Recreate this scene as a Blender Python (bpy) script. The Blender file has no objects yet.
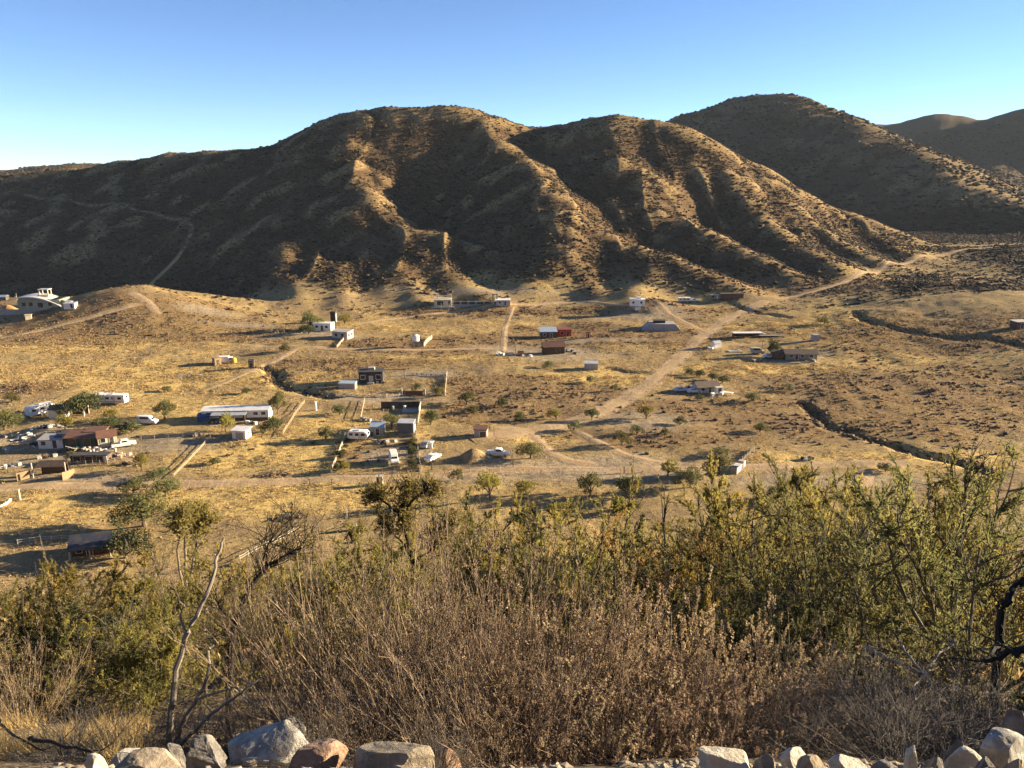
import bpy, math, random
import numpy as np
from mathutils import Vector, Matrix, Euler

random.seed(7)
RNG = np.random.default_rng(11)
SC = bpy.context.scene
COL = SC.collection

# ------------------------------------------------------------------ camera
F_PX, CX, CY = 769.0, 512.0, 384.0
CAM_Z = 63.0
PITCH = math.atan((384 - 172) / F_PX)
cp, sp = math.cos(PITCH), math.sin(PITCH)
cd = bpy.data.cameras.new('camera')
cam = bpy.data.objects.new('camera', cd)
COL.objects.link(cam)
cam.location = (0, 0, CAM_Z)
cam.rotation_euler = (math.pi / 2 - PITCH, 0, 0)
cd.sensor_width = 36
cd.lens = F_PX / 1024 * 36
cd.clip_start = 0.05
cd.clip_end = 20000
SC.camera = cam


def ray(px, py):
    """direction through a photo point, scaled so that y = 1"""
    dx, dy = px - CX, CY - py
    v = np.array([dx, F_PX * cp + dy * sp, -F_PX * sp + dy * cp])
    return v / v[1]


def P(px, py, D):
    r = ray(px, py)
    return np.array([r[0] * D, D, CAM_Z + r[2] * D])


# ------------------------------------------------------------------ light
SUN_EL = math.radians(12.0)
SUN_AZ = math.radians(76.0)      # clockwise from +Y (forward): right of the picture and a little ahead
w = bpy.data.worlds.new('World')
SC.world = w
w.use_nodes = True
nt = w.node_tree
sky = nt.nodes.new('ShaderNodeTexSky')
sky.sky_type = 'NISHITA'
sky.sun_disc = False
sky.sun_elevation = SUN_EL
sky.sun_rotation = SUN_AZ   # clockwise like the lamp
sky.altitude = 2000
sky.air_density = 0.60
sky.dust_density = 0.0
sky.ozone_density = 2.6
bg = nt.nodes['Background']
nt.links.new(sky.outputs[0], bg.inputs[0])
bg.inputs[1].default_value = 0.058
sl = bpy.data.lights.new('sun', 'SUN')
sl.energy = 5.0
sl.angle = math.radians(0.5)
sl.color = (1.0, 0.82, 0.54)
so = bpy.data.objects.new('sun', sl)
COL.objects.link(so)
sdir = Vector((math.sin(SUN_AZ) * math.cos(SUN_EL), math.cos(SUN_AZ) * math.cos(SUN_EL), math.sin(SUN_EL)))
so.rotation_euler = sdir.to_track_quat('Z', 'Y').to_euler()
so.location = (300, 100, 200)
SC.view_settings.view_transform = 'Standard'
SC.view_settings.look = 'None'
SC.view_settings.gamma = 1
SC.view_settings.exposure = 2.12
SC.cycles.max_bounces = 4
SC.cycles.diffuse_bounces = 2
SC.cycles.transmission_bounces = 2
SC.cycles.glossy_bounces = 1
SC.cycles.volume_bounces = 0
SC.cycles.adaptive_threshold = 0.02
SC.cycles.transparent_max_bounces = 12


# ------------------------------------------------------------------ noise
def _h(ix, iy, s):
    a = (ix.astype(np.int64) * 374761393 + iy.astype(np.int64) * 668265263 + s * 974634721) & 0xFFFFFFFF
    a = ((a ^ (a >> 13)) * 1274126177) & 0xFFFFFFFF
    a = a ^ (a >> 16)
    return (a & 0xFFFF) / 65535.0


def vnoise(x, y, s=0):
    ix, iy = np.floor(x), np.floor(y)
    fx, fy = x - ix, y - iy
    ux, uy = fx * fx * fx * (fx * (fx * 6 - 15) + 10), fy * fy * fy * (fy * (fy * 6 - 15) + 10)
    a, b = _h(ix, iy, s), _h(ix + 1, iy, s)
    c, d = _h(ix, iy + 1, s), _h(ix + 1, iy + 1, s)
    return (a + (b - a) * ux + (c - a) * uy + (a - b - c + d) * ux * uy) * 2 - 1


def fbm(x, y, o=4, s=0, g=0.5):
    t, a, n = 0, 1, 0
    for k in range(o):
        t = t + a * vnoise(x, y, s + k)
        n += a
        x, y = x * 1.6 + y * 1.2 + 3.1, y * 1.6 - x * 1.2 + 7.7
        a *= g
    return t / n


def sstep(a, b, x):
    t = np.clip((x - a) / (b - a), 0, 1)
    return t * t * (3 - 2 * t)


# ------------------------------------------------------------------ terrain
# ridge crests as (photo x, photo y, distance); side slope; rounding
RIDGES = [
    (0.78, 30, [(-260, 205, 820), (-120, 193, 810), (0, 181, 800), (70, 171, 800), (125, 161, 800), (170, 155, 790), (215, 152, 780), (272, 146, 770),
                (300, 136, 760), (330, 120, 750), (360, 110, 745), (380, 108, 742), (420, 108, 745), (450, 107, 745),
                (480, 111, 745), (520, 124, 745), (549, 126, 740), (571, 121, 735), (600, 117, 725), (621, 117, 720),
                (655, 121, 715), (672, 127, 712), (700, 143, 705), (740, 163, 695), (780, 185, 680), (820, 205, 660),
                (860, 222, 640), (900, 240, 615), (950, 252, 590)]),
    (0.62, 9, [(375, 109, 738), (352, 150, 650), (360, 185, 580), (395, 225, 510), (430, 260, 450), (465, 285, 412), (495, 303, 378)]),
    (0.62, 7, [(400, 228, 505), (438, 232, 490), (478, 246, 470), (488, 262, 450)]),
    (0.60, 10, [(470, 110, 745), (515, 150, 650), (545, 185, 555), (560, 215, 500), (545, 250, 450), (530, 285, 412)]),
    (0.62, 9, [(621, 117, 720), (615, 150, 650), (635, 190, 580), (665, 215, 533), (712, 233, 500), (747, 250, 475), (790, 276, 435)]),
    (0.55, 9, [(580, 205, 575), (600, 245, 480), (650, 250, 458), (700, 270, 428), (735, 290, 400)]),
    (0.55, 8, [(715, 150, 700), (742, 210, 580), (782, 240, 510), (832, 262, 455)]),
    (0.55, 8, [(770, 180, 684), (772, 203, 620), (795, 217, 590), (837, 236, 545), (872, 258, 495)]),
    (0.50, 8, [(850, 218, 645), (880, 238, 590), (905, 252, 550)]),
    (0.55, 9, [(345, 115, 748), (312, 185, 620), (316, 235, 530), (320, 268, 445), (322, 290, 400)]),
    (0.55, 9, [(270, 147, 770), (240, 205, 640), (248, 255, 550), (256, 306, 440)]),
    (0.62, 6, [(358, 190, 570), (368, 245, 480), (384, 278, 420), (388, 294, 395)]),
    (0.55, 8, [(548, 262, 470), (575, 275, 440), (605, 293, 400)]),
    (0.60, 8, [(690, 138, 708), (740, 185, 610), (775, 222, 545), (810, 248, 485)]),
    (0.60, 8, [(310, 130, 755), (285, 175, 640), (285, 225, 540), (290, 270, 440), (296, 296, 385)]),
    (0.60, 8, [(240, 149, 775), (215, 200, 650), (212, 250, 570), (222, 305, 465)]),
    (0.58, 8, [(170, 155, 790), (150, 205, 650), (135, 255, 580), (128, 302, 500)]),
    (0.55, 8, [(70, 171, 800), (55, 225, 620), (40, 268, 570), (30, 302, 500)]),
    (0.95, 2.5, [(146, 290, 356), (175, 291, 362), (205, 295, 366), (238, 301, 369), (272, 311, 372)]),
    (0.60, 6, [(520, 290, 410), (510, 275, 435), (500, 255, 475)]),
    (0.60, 6, [(640, 292, 395), (655, 275, 425), (640, 255, 465)]),
    (0.60, 5, [(425, 300, 382), (410, 285, 405), (398, 265, 440)]),
    (0.60, 5, [(350, 302, 378), (345, 285, 405), (338, 262, 450)]),
    (0.58, 9, [(125, 161, 800), (110, 220, 610), (85, 264, 570), (60, 302, 500)]),
    (0.50, 10, [(20, 179, 800), (0, 240, 600), (-20, 302, 500)]),
    (0.50, 10, [(215, 152, 780), (190, 205, 640), (185, 258, 570), (200, 304, 480)]),
    (0.50, 34, [(500, 200, 1600), (600, 165, 1480), (670, 126, 1400), (700, 110, 1350), (740, 95, 1315), (765, 90, 1295), (785, 93, 1265), (820, 105, 1195),
                (860, 125, 1080), (900, 145, 970), (940, 170, 870), (980, 190, 800), (1030, 205, 750), (1080, 225, 710), (1150, 255, 670)]),
    (0.62, 12, [(780, 95, 1270), (805, 140, 1080), (855, 168, 985), (905, 188, 905), (942, 207, 845), (962, 228, 770)]),
    (0.55, 14, [(735, 97, 1315), (735, 150, 1080), (780, 195, 900), (850, 225, 800)]),
    (0.55, 14, [(690, 116, 1360), (690, 160, 1120), (720, 195, 960)]),
    (0.55, 10, [(940, 170, 870), (985, 215, 760), (1010, 240, 680)]),
    (0.42, 50, [(760, 160, 2200), (865, 122, 2050), (900, 121, 2000), (930, 114, 2000), (945, 112, 1980), (975, 118, 1950), (1000, 115, 1900),
                (1024, 107, 1850), (1100, 88, 1800), (1220, 100, 1800), (1400, 160, 1900)]),
    (0.45, 25, [(940, 113, 1985), (925, 150, 1700), (945, 185, 1400)]),
    (0.45, 25, [(1024, 107, 1850), (1000, 150, 1600), (990, 190, 1300), (1000, 225, 1000)]),
    (0.35, 60, [(-160, 195, 1700), (0, 175, 1650), (40, 163, 1650), (80, 159, 1650), (120, 161, 1650), (200, 178, 1650), (300, 190, 1700)]),
]


def chaikin(p, n=2):
    p = np.array(p, float)
    for _ in range(n):
        q = [p[0]]
        for a, b in zip(p[:-1], p[1:]):
            q += [a * .75 + b * .25, a * .25 + b * .75]
        q.append(p[-1])
        p = np.array(q)
    return p


RID = []
for k, r, pts in RIDGES:
    w3 = np.array([P(q[0], q[1], q[2] if max(p[2] for p in pts) > 850 else 354 + (q[2] - 370) * 0.82) for q in pts])
    RID.append((k, r, chaikin(w3, 1)))

PROF_Y = [-4000, -40, -6, 0, 1.5, 1.8, 2.3, 2.6, 3.2, 4, 6, 9, 14, 20, 40, 88, 100, 112, 128, 200, 300, 450, 700, 1200, 3000, 9000]
PROF_Z = [400, 66, 61.5, 61.4, 61.4, 61.22, 60.90, 60.60, 60.12, 59.45, 57.9, 55.9, 52.6, 48.8, 35.8, 5.6, 1.6, 0.3, 0, 0, 0.5, 3, 9, 24, 60, 90]

# knolls (photo x, distance, height, half-width across, half-width along, skew)
KNOLLS = [
    (140, 338, 9.5, 40, 26), (95, 332, 4.0, 36, 24), (190, 349, -6.5, 13, 6), (222, 352, -4.5, 9, 5), 
    (20, 372, 2.5, 50, 16), (469, 163, 2.3, 3.0, 1.8), (476, 165, 1.5, 2.2, 1.8), (450, 374, 2.2, 40, 8),
    (655, 352, 5.0, 15, 10), (637, 372, 3.0, 12, 8),
    (1015, 330, 10, 70, 90), (1200, 420, 16, 110, 150),
]
KN = [(P(px, 300, D)[0], D, h, a, b) for px, D, h, a, b in KNOLLS]


def flat_at(px, py):
    """photo point on the plain, before small relief is added"""
    r = ray(px, py)
    D = np.linspace(110, 900, 3000)
    k = np.nonzero(CAM_Z + r[2] * D < np.interp(D, PROF_Y, PROF_Z))[0][0]
    return np.array([r[0] * D[k], D[k]])


DITCH = [(1.6, 2.4, chaikin(np.array([flat_at(*q) for q in [(796, 399), (812, 412), (830, 425), (862, 434), (890, 445), (930, 458), (980, 470)]]))),
         (1.6, 2.6, chaikin(np.array([flat_at(*q) for q in [(272, 366), (270, 374), (282, 383), (305, 388), (336, 394)]]))),
         (1.2, 3.0, chaikin(np.array([flat_at(*q) for q in [(850, 322), (880, 335), (930, 347), (985, 352), (1040, 362)]]))),
         (0.7, 1.6, chaikin(np.array([flat_at(*q) for q in [(600, 366), (625, 369), (650, 371)]]))),
         (0.8, 2.0, chaikin(np.array([flat_at(*q) for q in [(730, 306), (765, 318), (790, 322)]])))]


def seg_dist(x, y, p):
    d = np.full_like(x, 1e9)
    for a, b in zip(p[:-1], p[1:]):
        ab = b - a
        t = np.clip(((x - a[0]) * ab[0] + (y - a[1]) * ab[1]) / max(ab @ ab, 1e-6), 0, 1)
        d = np.minimum(d, np.hypot(x - a[0] - t * ab[0], y - a[1] - t * ab[1]))
    return d


def height(x, y):
    x = np.asarray(x, float)
    y = np.asarray(y, float)
    R = np.hypot(x, y)
    z0 = np.interp(y, PROF_Y, PROF_Z)
    # uneven ground everywhere
    z0 = z0 + fbm(x / 60, y / 60, 4, 3) * 1.6 * sstep(110, 200, R) + fbm(x / 9, y / 9, 3, 5) * 0.35 * sstep(9, 60, R)
    z0 = z0 + fbm(x / 1.3, y / 1.3, 4, 9) * 0.09 * sstep(1.5, 4, y) * (1 - sstep(12, 40, y))
    z0 = z0 + fbm(x / 14, y / 14, 3, 19) * 1.2 * sstep(10, 30, y) * (1 - sstep(80, 105, y))
    for kx, ky, h, a, b in KN:
        d2 = ((x - kx) / a) ** 2 + ((y - ky) / b) ** 2
        z0 = z0 + h * np.exp(-d2)
    for dep, wid, p in DITCH:
        sel = np.nonzero((x > p[:, 0].min() - 15) & (x < p[:, 0].max() + 15) & (y > p[:, 1].min() - 15) & (y < p[:, 1].max() + 15))[0]
        if len(sel):
            d = seg_dist(x[sel] + fbm(x[sel] / 9, y[sel] / 9, 3, 41) * 4.5, y[sel] + fbm(x[sel] / 9, y[sel] / 9, 3, 43) * 3.0, p)
            z0[sel] -= dep * np.exp(-(d / wid) ** 2 * 1.4)
    z0 = z0 - 19 * sstep(374, 425, y) * (1 - sstep(620, 760, y)) * (1 - sstep(-105, -45, x))   # the canyon behind the left knoll
    far = y > 300
    if not far.any():
        return z0
    xf, yf = x[far], y[far]
    # bend the ground so that ridge lines wander
    wx = xf + fbm(xf / 60, yf / 60, 2, 31) * 6
    wy = yf + fbm(xf / 60, yf / 60, 2, 37) * 6
    acc = np.zeros_like(xf)
    best = np.full_like(xf, -1e9)
    S = 3.0
    zs = []
    zb = z0[far]
    for k, r, p in RID:
        bz = np.full_like(xf, -1e9)
        for a, b in zip(p[:-1], p[1:]):
            reach = max(a[2], b[2], 10) / k + 2 * r + 20
            sel = np.nonzero((wx > min(a[0], b[0]) - reach) & (wx < max(a[0], b[0]) + reach) & (wy > min(a[1], b[1]) - reach) & (wy < max(a[1], b[1]) + reach))[0]
            if not len(sel):
                continue
            sx, sy = wx[sel], wy[sel]
            ab = b[:2] - a[:2]
            L2 = max(ab @ ab, 1e-6)
            t = np.clip(((sx - a[0]) * ab[0] + (sy - a[1]) * ab[1]) / L2, 0, 1)
            d = np.hypot(sx - a[0] - t * ab[0], sy - a[1] - t * ab[1])
            z = a[2] + t * (b[2] - a[2]) - k * (np.sqrt(d * d + r * r) - r)
            bz[sel] = np.maximum(bz[sel], z)
        zs.append(bz)
    zs.append(zb)
    m = np.max(zs, axis=0)
    for q in zs:
        acc += np.exp((q - m) / S)
    zf = m + S * np.log(acc) - 0.0
    up = np.clip(zf - zb, 0, None)
    near_top = sstep(4, 26, up)
    rg = 1 - np.abs(fbm(xf / 70 + 5, yf / 70, 2, 51))
    zf = zf - (rg ** 2 - 0.5) * 3.0 * near_top * sstep(2400, 1100, yf) - np.abs(fbm(xf / 26, yf / 26, 2, 61)) * 1.1 * near_top
    rib = 1 - np.abs(fbm(xf / 24 + 3, yf / 85, 2, 71))
    zf = zf + (rib ** 2 - .55) * 3.2 * (1 - .7 * (1 - sstep(-150, -60, xf))) * (1 - .85 * sstep(540, 660, yf)) * near_top * sstep(1500, 800, yf) * sstep(0, 14, up)
    zf = zf - np.where(yf > 1000, (1 - np.abs(fbm(xf / 150, yf / 150, 3, 77))) * 7 * near_top, 0)
    out = z0.copy()
    out[far] = zf
    return out


fine = np.arange(-43.5, 43.51, 0.0925)
AZ = np.radians(np.concatenate([np.arange(-180, -46, 4.0), [-45, -44], fine, [44, 45], np.arange(49, 180, 4.0)]))
RR = np.concatenate([np.geomspace(0.5, 12, 95)[:-1], np.geomspace(12, 125, 95)[:-1], np.arange(125, 480, 1.15),
                     np.arange(480, 820, 1.8), np.arange(820, 1500, 6.0), np.geomspace(1500, 9000, 60)])
NA, NR = len(AZ), len(RR)
GA, GR = np.meshgrid(AZ, RR, indexing='ij')
GX, GY = GR * np.sin(GA), GR * np.cos(GA)
GZ = height(GX.ravel(), GY.ravel()).reshape(GX.shape)


def gz(x, y):
    """height of the built terrain mesh at x, y"""
    x = np.atleast_1d(np.asarray(x, float))
    y = np.atleast_1d(np.asarray(y, float))
    a, r = np.arctan2(x, y), np.clip(np.hypot(x, y), RR[0], RR[-1] - 1)
    i = np.clip(np.searchsorted(AZ, a, 'right') - 1, 0, NA - 2)
    j = np.clip(np.searchsorted(RR, r, 'right') - 1, 0, NR - 2)
    u = (a - AZ[i]) / (AZ[i + 1] - AZ[i])
    v = (r - RR[j]) / (RR[j + 1] - RR[j])
    return (GZ[i, j] * (1 - u) * (1 - v) + GZ[i + 1, j] * u * (1 - v) + GZ[i, j + 1] * (1 - u) * v + GZ[i + 1, j + 1] * u * v)


def Z(x, y):
    return float(gz(x, y)[0])


_DS = np.concatenate([np.geomspace(1.2, 100, 600), np.arange(100, 900, 0.5), np.geomspace(900, 4000, 900)])


def G(px, py, dmin=0):
    """where the line of sight through a photo point meets the terrain"""
    r = ray(px, py)
    D = _DS[_DS >= dmin]
    zr = CAM_Z + r[2] * D
    hit = np.nonzero(zr < gz(r[0] * D, D))[0]
    k = hit[0] if len(hit) else len(D) - 1
    return Vector((r[0] * D[k], D[k], Z(r[0] * D[k], D[k])))


# ------------------------------------------------------------------ materials
def newmat(name):
    m = bpy.data.materials.new(name)
    m.use_nodes = True
    n = m.node_tree
    b = n.nodes['Principled BSDF']
    b.inputs['Roughness'].default_value = 0.9
    b.inputs['Specular IOR Level'].default_value = 0.15
    return m, n, b


class N:
    """small node-building helper"""
    def __init__(s, nt):
        s.t = nt

    def put(s, sock, v):
        if hasattr(v, 'is_output') or isinstance(v, bpy.types.NodeSocket):
            s.t.links.new(v, sock)
        elif isinstance(v, (tuple, list)) and len(v) == 3 and sock.type == 'RGBA':
            sock.default_value = (*v, 1)
        else:
            sock.default_value = v

    def math(s, op, a, b=0.0, c=None):
        n = s.t.nodes.new('ShaderNodeMath')
        n.operation = op
        s.put(n.inputs[0], a)
        s.put(n.inputs[1], b)
        if c is not None:
            s.put(n.inputs[2], c)
        return n.outputs[0]

    def mix(s, f, a, b):
        n = s.t.nodes.new('ShaderNodeMix')
        n.data_type = 'RGBA'
        s.put(n.inputs[0], f)
        s.put(n.inputs[6], a)
        s.put(n.inputs[7], b)
        return n.outputs[2]

    def noise(s, scale, detail=4, rough=0.55, vec=None, col=False):
        n = s.t.nodes.new('ShaderNodeTexNoise')
        n.inputs['Scale'].default_value = scale
        n.inputs['Detail'].default_value = detail
        n.inputs['Roughness'].default_value = rough
        if vec is not None:
            s.t.links.new(vec, n.inputs['Vector'])
        return n.outputs[1 if col else 0]

    def ramp(s, v, a, b):
        n = s.t.nodes.new('ShaderNodeMapRange')
        n.interpolation_type = 'SMOOTHSTEP'
        s.put(n.inputs[0], v)
        n.inputs[1].default_value = a
        n.inputs[2].default_value = b
        return n.outputs[0]

    def attr(s, name):
        n = s.t.nodes.new('ShaderNodeAttribute')
        n.attribute_name = name
        return n.outputs['Fac']

    def pos(s):
        return s.t.nodes.new('ShaderNodeNewGeometry').outputs['Position']

    def obj(s):
        return s.t.nodes.new('ShaderNodeTexCoord').outputs['Object']

    def scale(s, vec, k):
        n = s.t.nodes.new('ShaderNodeMapping')
        s.t.links.new(vec, n.inputs[0])
        n.inputs['Scale'].default_value = k
        return n.outputs[0]

    def bump(s, h, strength, dist, bsdf):
        n = s.t.nodes.new('ShaderNodeBump')
        n.inputs['Strength'].default_value = strength
        n.inputs['Distance'].default_value = dist
        s.t.links.new(h, n.inputs['Height'])
        s.t.links.new(n.outputs[0], bsdf.inputs['Normal'])


GOLD, STRAW, DIRT, RUST, SCRUB, PALE = ((0.68, 0.475, 0.17), (0.45, 0.325, 0.145), (0.34, 0.24, 0.125),
                                        (0.21, 0.125, 0.066), (0.10, 0.075, 0.05), (0.44, 0.345, 0.225))


def ground_color(k, pos):
    """dry grass, bare dirt and low brown scrub, mixed by noise and by three land-cover attributes"""
    big = k.noise(0.012, 5, 0.6, pos)
    mid = k.noise(0.07, 5, 0.6, pos)
    fin = k.noise(0.55, 6, 0.7, pos)
    mic = k.noise(3.0, 4, 0.7, pos)
    c = k.mix(k.ramp(mid, 0.40, 0.60), DIRT, STRAW)
    c = k.mix(k.math('MULTIPLY', k.ramp(big, 0.50, 0.66), k.ramp(fin, 0.3, 0.6)), c, GOLD)
    c = k.mix(k.math('MULTIPLY', k.attr('gold'), k.ramp(fin, 0.28, 0.55)), c, GOLD)
    sc = k.math('ADD', k.attr('scrub'), k.math('MULTIPLY', k.math('SUBTRACT', mid, 0.5), 1.2))
    c = k.mix(k.math('MULTIPLY', k.ramp(sc, 0.25, 0.75), k.ramp(fin, 0.36, 0.62)), c, RUST)
    hill = k.attr('hill')
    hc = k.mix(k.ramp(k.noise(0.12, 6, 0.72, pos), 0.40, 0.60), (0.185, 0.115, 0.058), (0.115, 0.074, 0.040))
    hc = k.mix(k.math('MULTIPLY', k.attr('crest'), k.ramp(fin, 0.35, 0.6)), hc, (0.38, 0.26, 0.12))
    hc = k.mix(k.attr('far_veg_shade'), hc, (0.075, 0.055, 0.034))  # far hills darkened: dense chaparral on the farthest, painted shade on the nearer
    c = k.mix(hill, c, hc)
    c = k.mix(k.math('MULTIPLY', k.attr('bare'), 0.85), c, k.mix(k.ramp(fin, 0.35, 0.65), (0.36, 0.29, 0.21), PALE))
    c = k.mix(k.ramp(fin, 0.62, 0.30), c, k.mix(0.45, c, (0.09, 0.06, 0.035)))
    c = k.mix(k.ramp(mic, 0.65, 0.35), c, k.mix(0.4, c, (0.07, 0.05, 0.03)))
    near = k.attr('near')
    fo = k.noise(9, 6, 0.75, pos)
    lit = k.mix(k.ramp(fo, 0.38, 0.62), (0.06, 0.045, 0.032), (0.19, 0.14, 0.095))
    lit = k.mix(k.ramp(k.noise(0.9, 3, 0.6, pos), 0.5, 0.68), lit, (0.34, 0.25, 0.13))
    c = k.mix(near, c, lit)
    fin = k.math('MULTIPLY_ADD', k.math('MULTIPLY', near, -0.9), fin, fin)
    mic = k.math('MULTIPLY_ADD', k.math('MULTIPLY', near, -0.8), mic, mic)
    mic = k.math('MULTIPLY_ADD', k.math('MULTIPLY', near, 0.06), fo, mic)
    return c, fin, mic


def ground_bump(k, b, pos, fin, mic):
    h = k.math('ADD', k.math('MULTIPLY', fin, 1.0), k.math('MULTIPLY', mic, 0.45))
    k.bump(h, 0.9, 0.38, b)


M_GROUND, n_, b_ = newmat('dry_ground')
k = N(n_)
ps = k.pos()
c_, f_, m_ = ground_color(k, ps)
k.put(b_.inputs['Base Color'], c_)
ground_bump(k, b_, ps, f_, m_)
b_.inputs['Specular IOR Level'].default_value = 0.05

M_ROAD, n_, b_ = newmat('dirt_track')
k = N(n_)
ps = k.pos()
c_, f_, m_ = ground_color(k, ps)
ed = k.attr('edge')
rd = k.mix(k.ramp(k.noise(0.25, 5, 0.6, ps), 0.3, 0.7), (0.36, 0.245, 0.145), (0.46, 0.335, 0.21))
rd = k.mix(k.math('MULTIPLY', k.attr('mid'), 0.6), rd, (0.36, 0.25, 0.12))
ef = k.ramp(k.math('ADD', ed, k.math('MULTIPLY', k.math('SUBTRACT', k.noise(0.45, 4, 0.6, ps), 0.5), 1.3)), 0.25, 0.75)
k.put(b_.inputs['Base Color'], k.mix(ef, c_, rd))
ground_bump(k, b_, ps, f_, m_)
b_.inputs['Specular IOR Level'].default_value = 0.05


# ------------------------------------------------------------------ mesh helpers
def np_mesh(name, V, Fq=None, Ft=None, mat=None, smooth=False, attrs=None):
    """mesh from numpy vertex and quad / triangle arrays"""
    V = np.asarray(V, np.float32).reshape(-1, 3)
    nq = 0 if Fq is None else len(Fq)
    ntq = 0 if Ft is None else len(Ft)
    me = bpy.data.meshes.new(name)
    me.vertices.add(len(V))
    me.vertices.foreach_set('co', V.ravel())
    loops = []
    if nq:
        loops.append(np.asarray(Fq, np.int32).ravel())
    if ntq:
        loops.append(np.asarray(Ft, np.int32).ravel())
    lv = np.concatenate(loops)
    me.loops.add(len(lv))
    me.loops.foreach_set('vertex_index', lv)
    ls = np.concatenate([np.arange(nq) * 4, nq * 4 + np.arange(ntq) * 3]).astype(np.int32)
    me.polygons.add(nq + ntq)
    me.polygons.foreach_set('loop_start', ls)
    me.polygons.foreach_set('use_smooth', np.full(nq + ntq, smooth))
    me.update(calc_edges=True)
    if attrs:
        for an, av in attrs.items():
            at = me.attributes.new(an, 'FLOAT', 'POINT')
            at.data.foreach_set('value', np.asarray(av, np.float32).ravel())
    if mat:
        me.materials.append(mat)
    return me


def link(name, me, parent=None, loc=None):
    o = bpy.data.objects.new(name, me)
    COL.objects.link(o)
    if parent:
        o.parent = parent
    if loc is not None:
        o.location = loc
    return o


def tag(o, label=None, cat=None, group=None, kind=None):
    if label: o['label'] = label
    if cat: o['category'] = cat
    if group: o['group'] = group
    if kind: o['kind'] = kind
    return o


# ------------------------------------------------------------------ land cover
def blot(out, x, y, wob, px, py, rx, ry, soft=0.5):
    """ellipse on the ground round the place seen at a photo point; radii in metres across and along"""
    g = G(px, py, 90)
    sel = np.nonzero((np.abs(x - g.x) < rx * 2.2) & (np.abs(y - g.y) < ry * 2.2))[0]
    d = np.sqrt(((x[sel] - g.x) / rx) ** 2 + ((y[sel] - g.y) / ry) ** 2)
    out[sel] = np.maximum(out[sel], 1 - sstep(1 - soft, 1 + soft, d + wob[sel]))


SCRUB_SHADE_AT = [(630, 338, 60, 12), (560, 330, 25, 10), (545, 392, 30, 12), (450, 345, 45, 14), (530, 415, 25, 8), (700, 412, 35, 12),
            (790, 405, 20, 6), (940, 335, 60, 26), (1000, 390, 50, 30), (880, 420, 45, 18), (680, 435, 25, 8), (460, 312, 40, 10),
            (140, 312, 50, 20), (120, 330, 50, 14), (185, 325, 30, 10), (105, 324, 45, 12), (165, 336, 45, 9), (60, 340, 30, 8), (383, 455, 9, 6), (200, 303, 24, 7), (160, 300, 16, 8), (900, 285, 40, 16), (260, 330, 22, 8), (350, 365, 26, 8), (860, 385, 30, 14),  # patches on the ridge beside the left knoll paint in its shaded bank
            (800, 285, 60, 20), (500, 380, 18, 6), (20, 390, 14, 8), (620, 310, 60, 8)]
GOLD_AT = [(215, 460, 14, 7), (280, 455, 22, 8), (340, 430, 18, 10), (100, 375, 60, 16), (300, 490, 22, 6), (260, 500, 24, 7), (800, 325, 40, 10),
           (590, 378, 26, 6), (640, 378, 14, 5), (60, 345, 50, 10), (870, 330, 40, 16), (760, 370, 30, 7), (340, 465, 12, 5), (40, 510, 20, 7),
           (420, 360, 30, 6), (200, 380, 45, 9), (540, 440, 10, 4), (390, 330, 20, 6), (900, 460, 30, 5), (690, 345, 26, 5)]
BARE_AT = [(213, 312, 13, 4), (240, 325, 14, 4), (650, 315, 20, 9), (590, 470, 30, 7), (400, 455, 9, 5), (420, 375, 14, 5), (100, 480, 16, 3), (30, 435, 12, 6),
           (560, 355, 22, 9), (520, 350, 18, 7), (320, 335, 20, 7), (800, 355, 14, 4), (90, 440, 16, 8), (470, 290, 40, 4), (820, 480, 22, 4),
           (385, 400, 16, 4), (60, 460, 16, 5), (600, 340, 20, 4), (440, 480, 18, 3), (160, 445, 14, 6), (640, 420, 14, 8), (800, 360, 12, 4)]


def cover(x, y, z):
    sc = np.zeros_like(x)
    go = np.zeros_like(x)
    ba = np.zeros_like(x)
    wob = fbm(x / 12, y / 12, 3, 91) * 0.5
    for e in SCRUB_SHADE_AT: blot(sc, x, y, wob, *e)
    for e in GOLD_AT: blot(go, x, y, wob, *e)
    for e in BARE_AT: blot(ba, x, y, wob, *e)
    return sc, go * (1 - sc * .6), ba


X_, Y_, Z_ = GX.ravel(), GY.ravel(), GZ.ravel()
scrub_v, gold_v, bare_v = cover(X_, Y_, Z_)
base_v = np.interp(Y_, PROF_Y, PROF_Z) - 19 * sstep(374, 425, Y_) * (1 - sstep(620, 760, Y_)) * (1 - sstep(-105, -45, X_))
cany_v = sstep(378, 400, Y_) * (1 - sstep(620, 760, Y_)) * (1 - sstep(-105, -60, X_))
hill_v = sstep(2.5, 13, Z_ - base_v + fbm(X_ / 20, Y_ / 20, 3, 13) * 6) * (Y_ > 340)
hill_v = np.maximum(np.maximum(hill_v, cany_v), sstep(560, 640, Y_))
# convex crests carry more dry grass; the paler tone also paints in sunlit ridges
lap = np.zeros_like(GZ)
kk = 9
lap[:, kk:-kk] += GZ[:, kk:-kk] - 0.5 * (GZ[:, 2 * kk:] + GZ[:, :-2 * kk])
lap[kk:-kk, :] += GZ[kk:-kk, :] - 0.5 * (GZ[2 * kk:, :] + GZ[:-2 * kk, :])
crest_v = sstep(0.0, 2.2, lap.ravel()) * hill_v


def grid_faces(n, m, wrap=False):
    i = np.arange(n - 1 if not wrap else n)[:, None]
    j = np.arange(m - 1)[None, :]
    i2 = (i + 1) % n
    return np.stack([i * m + j + 0 * i, i2 * m + j, i2 * m + j + 1, i * m + j + 1], -1).reshape(-1, 4)


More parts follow.
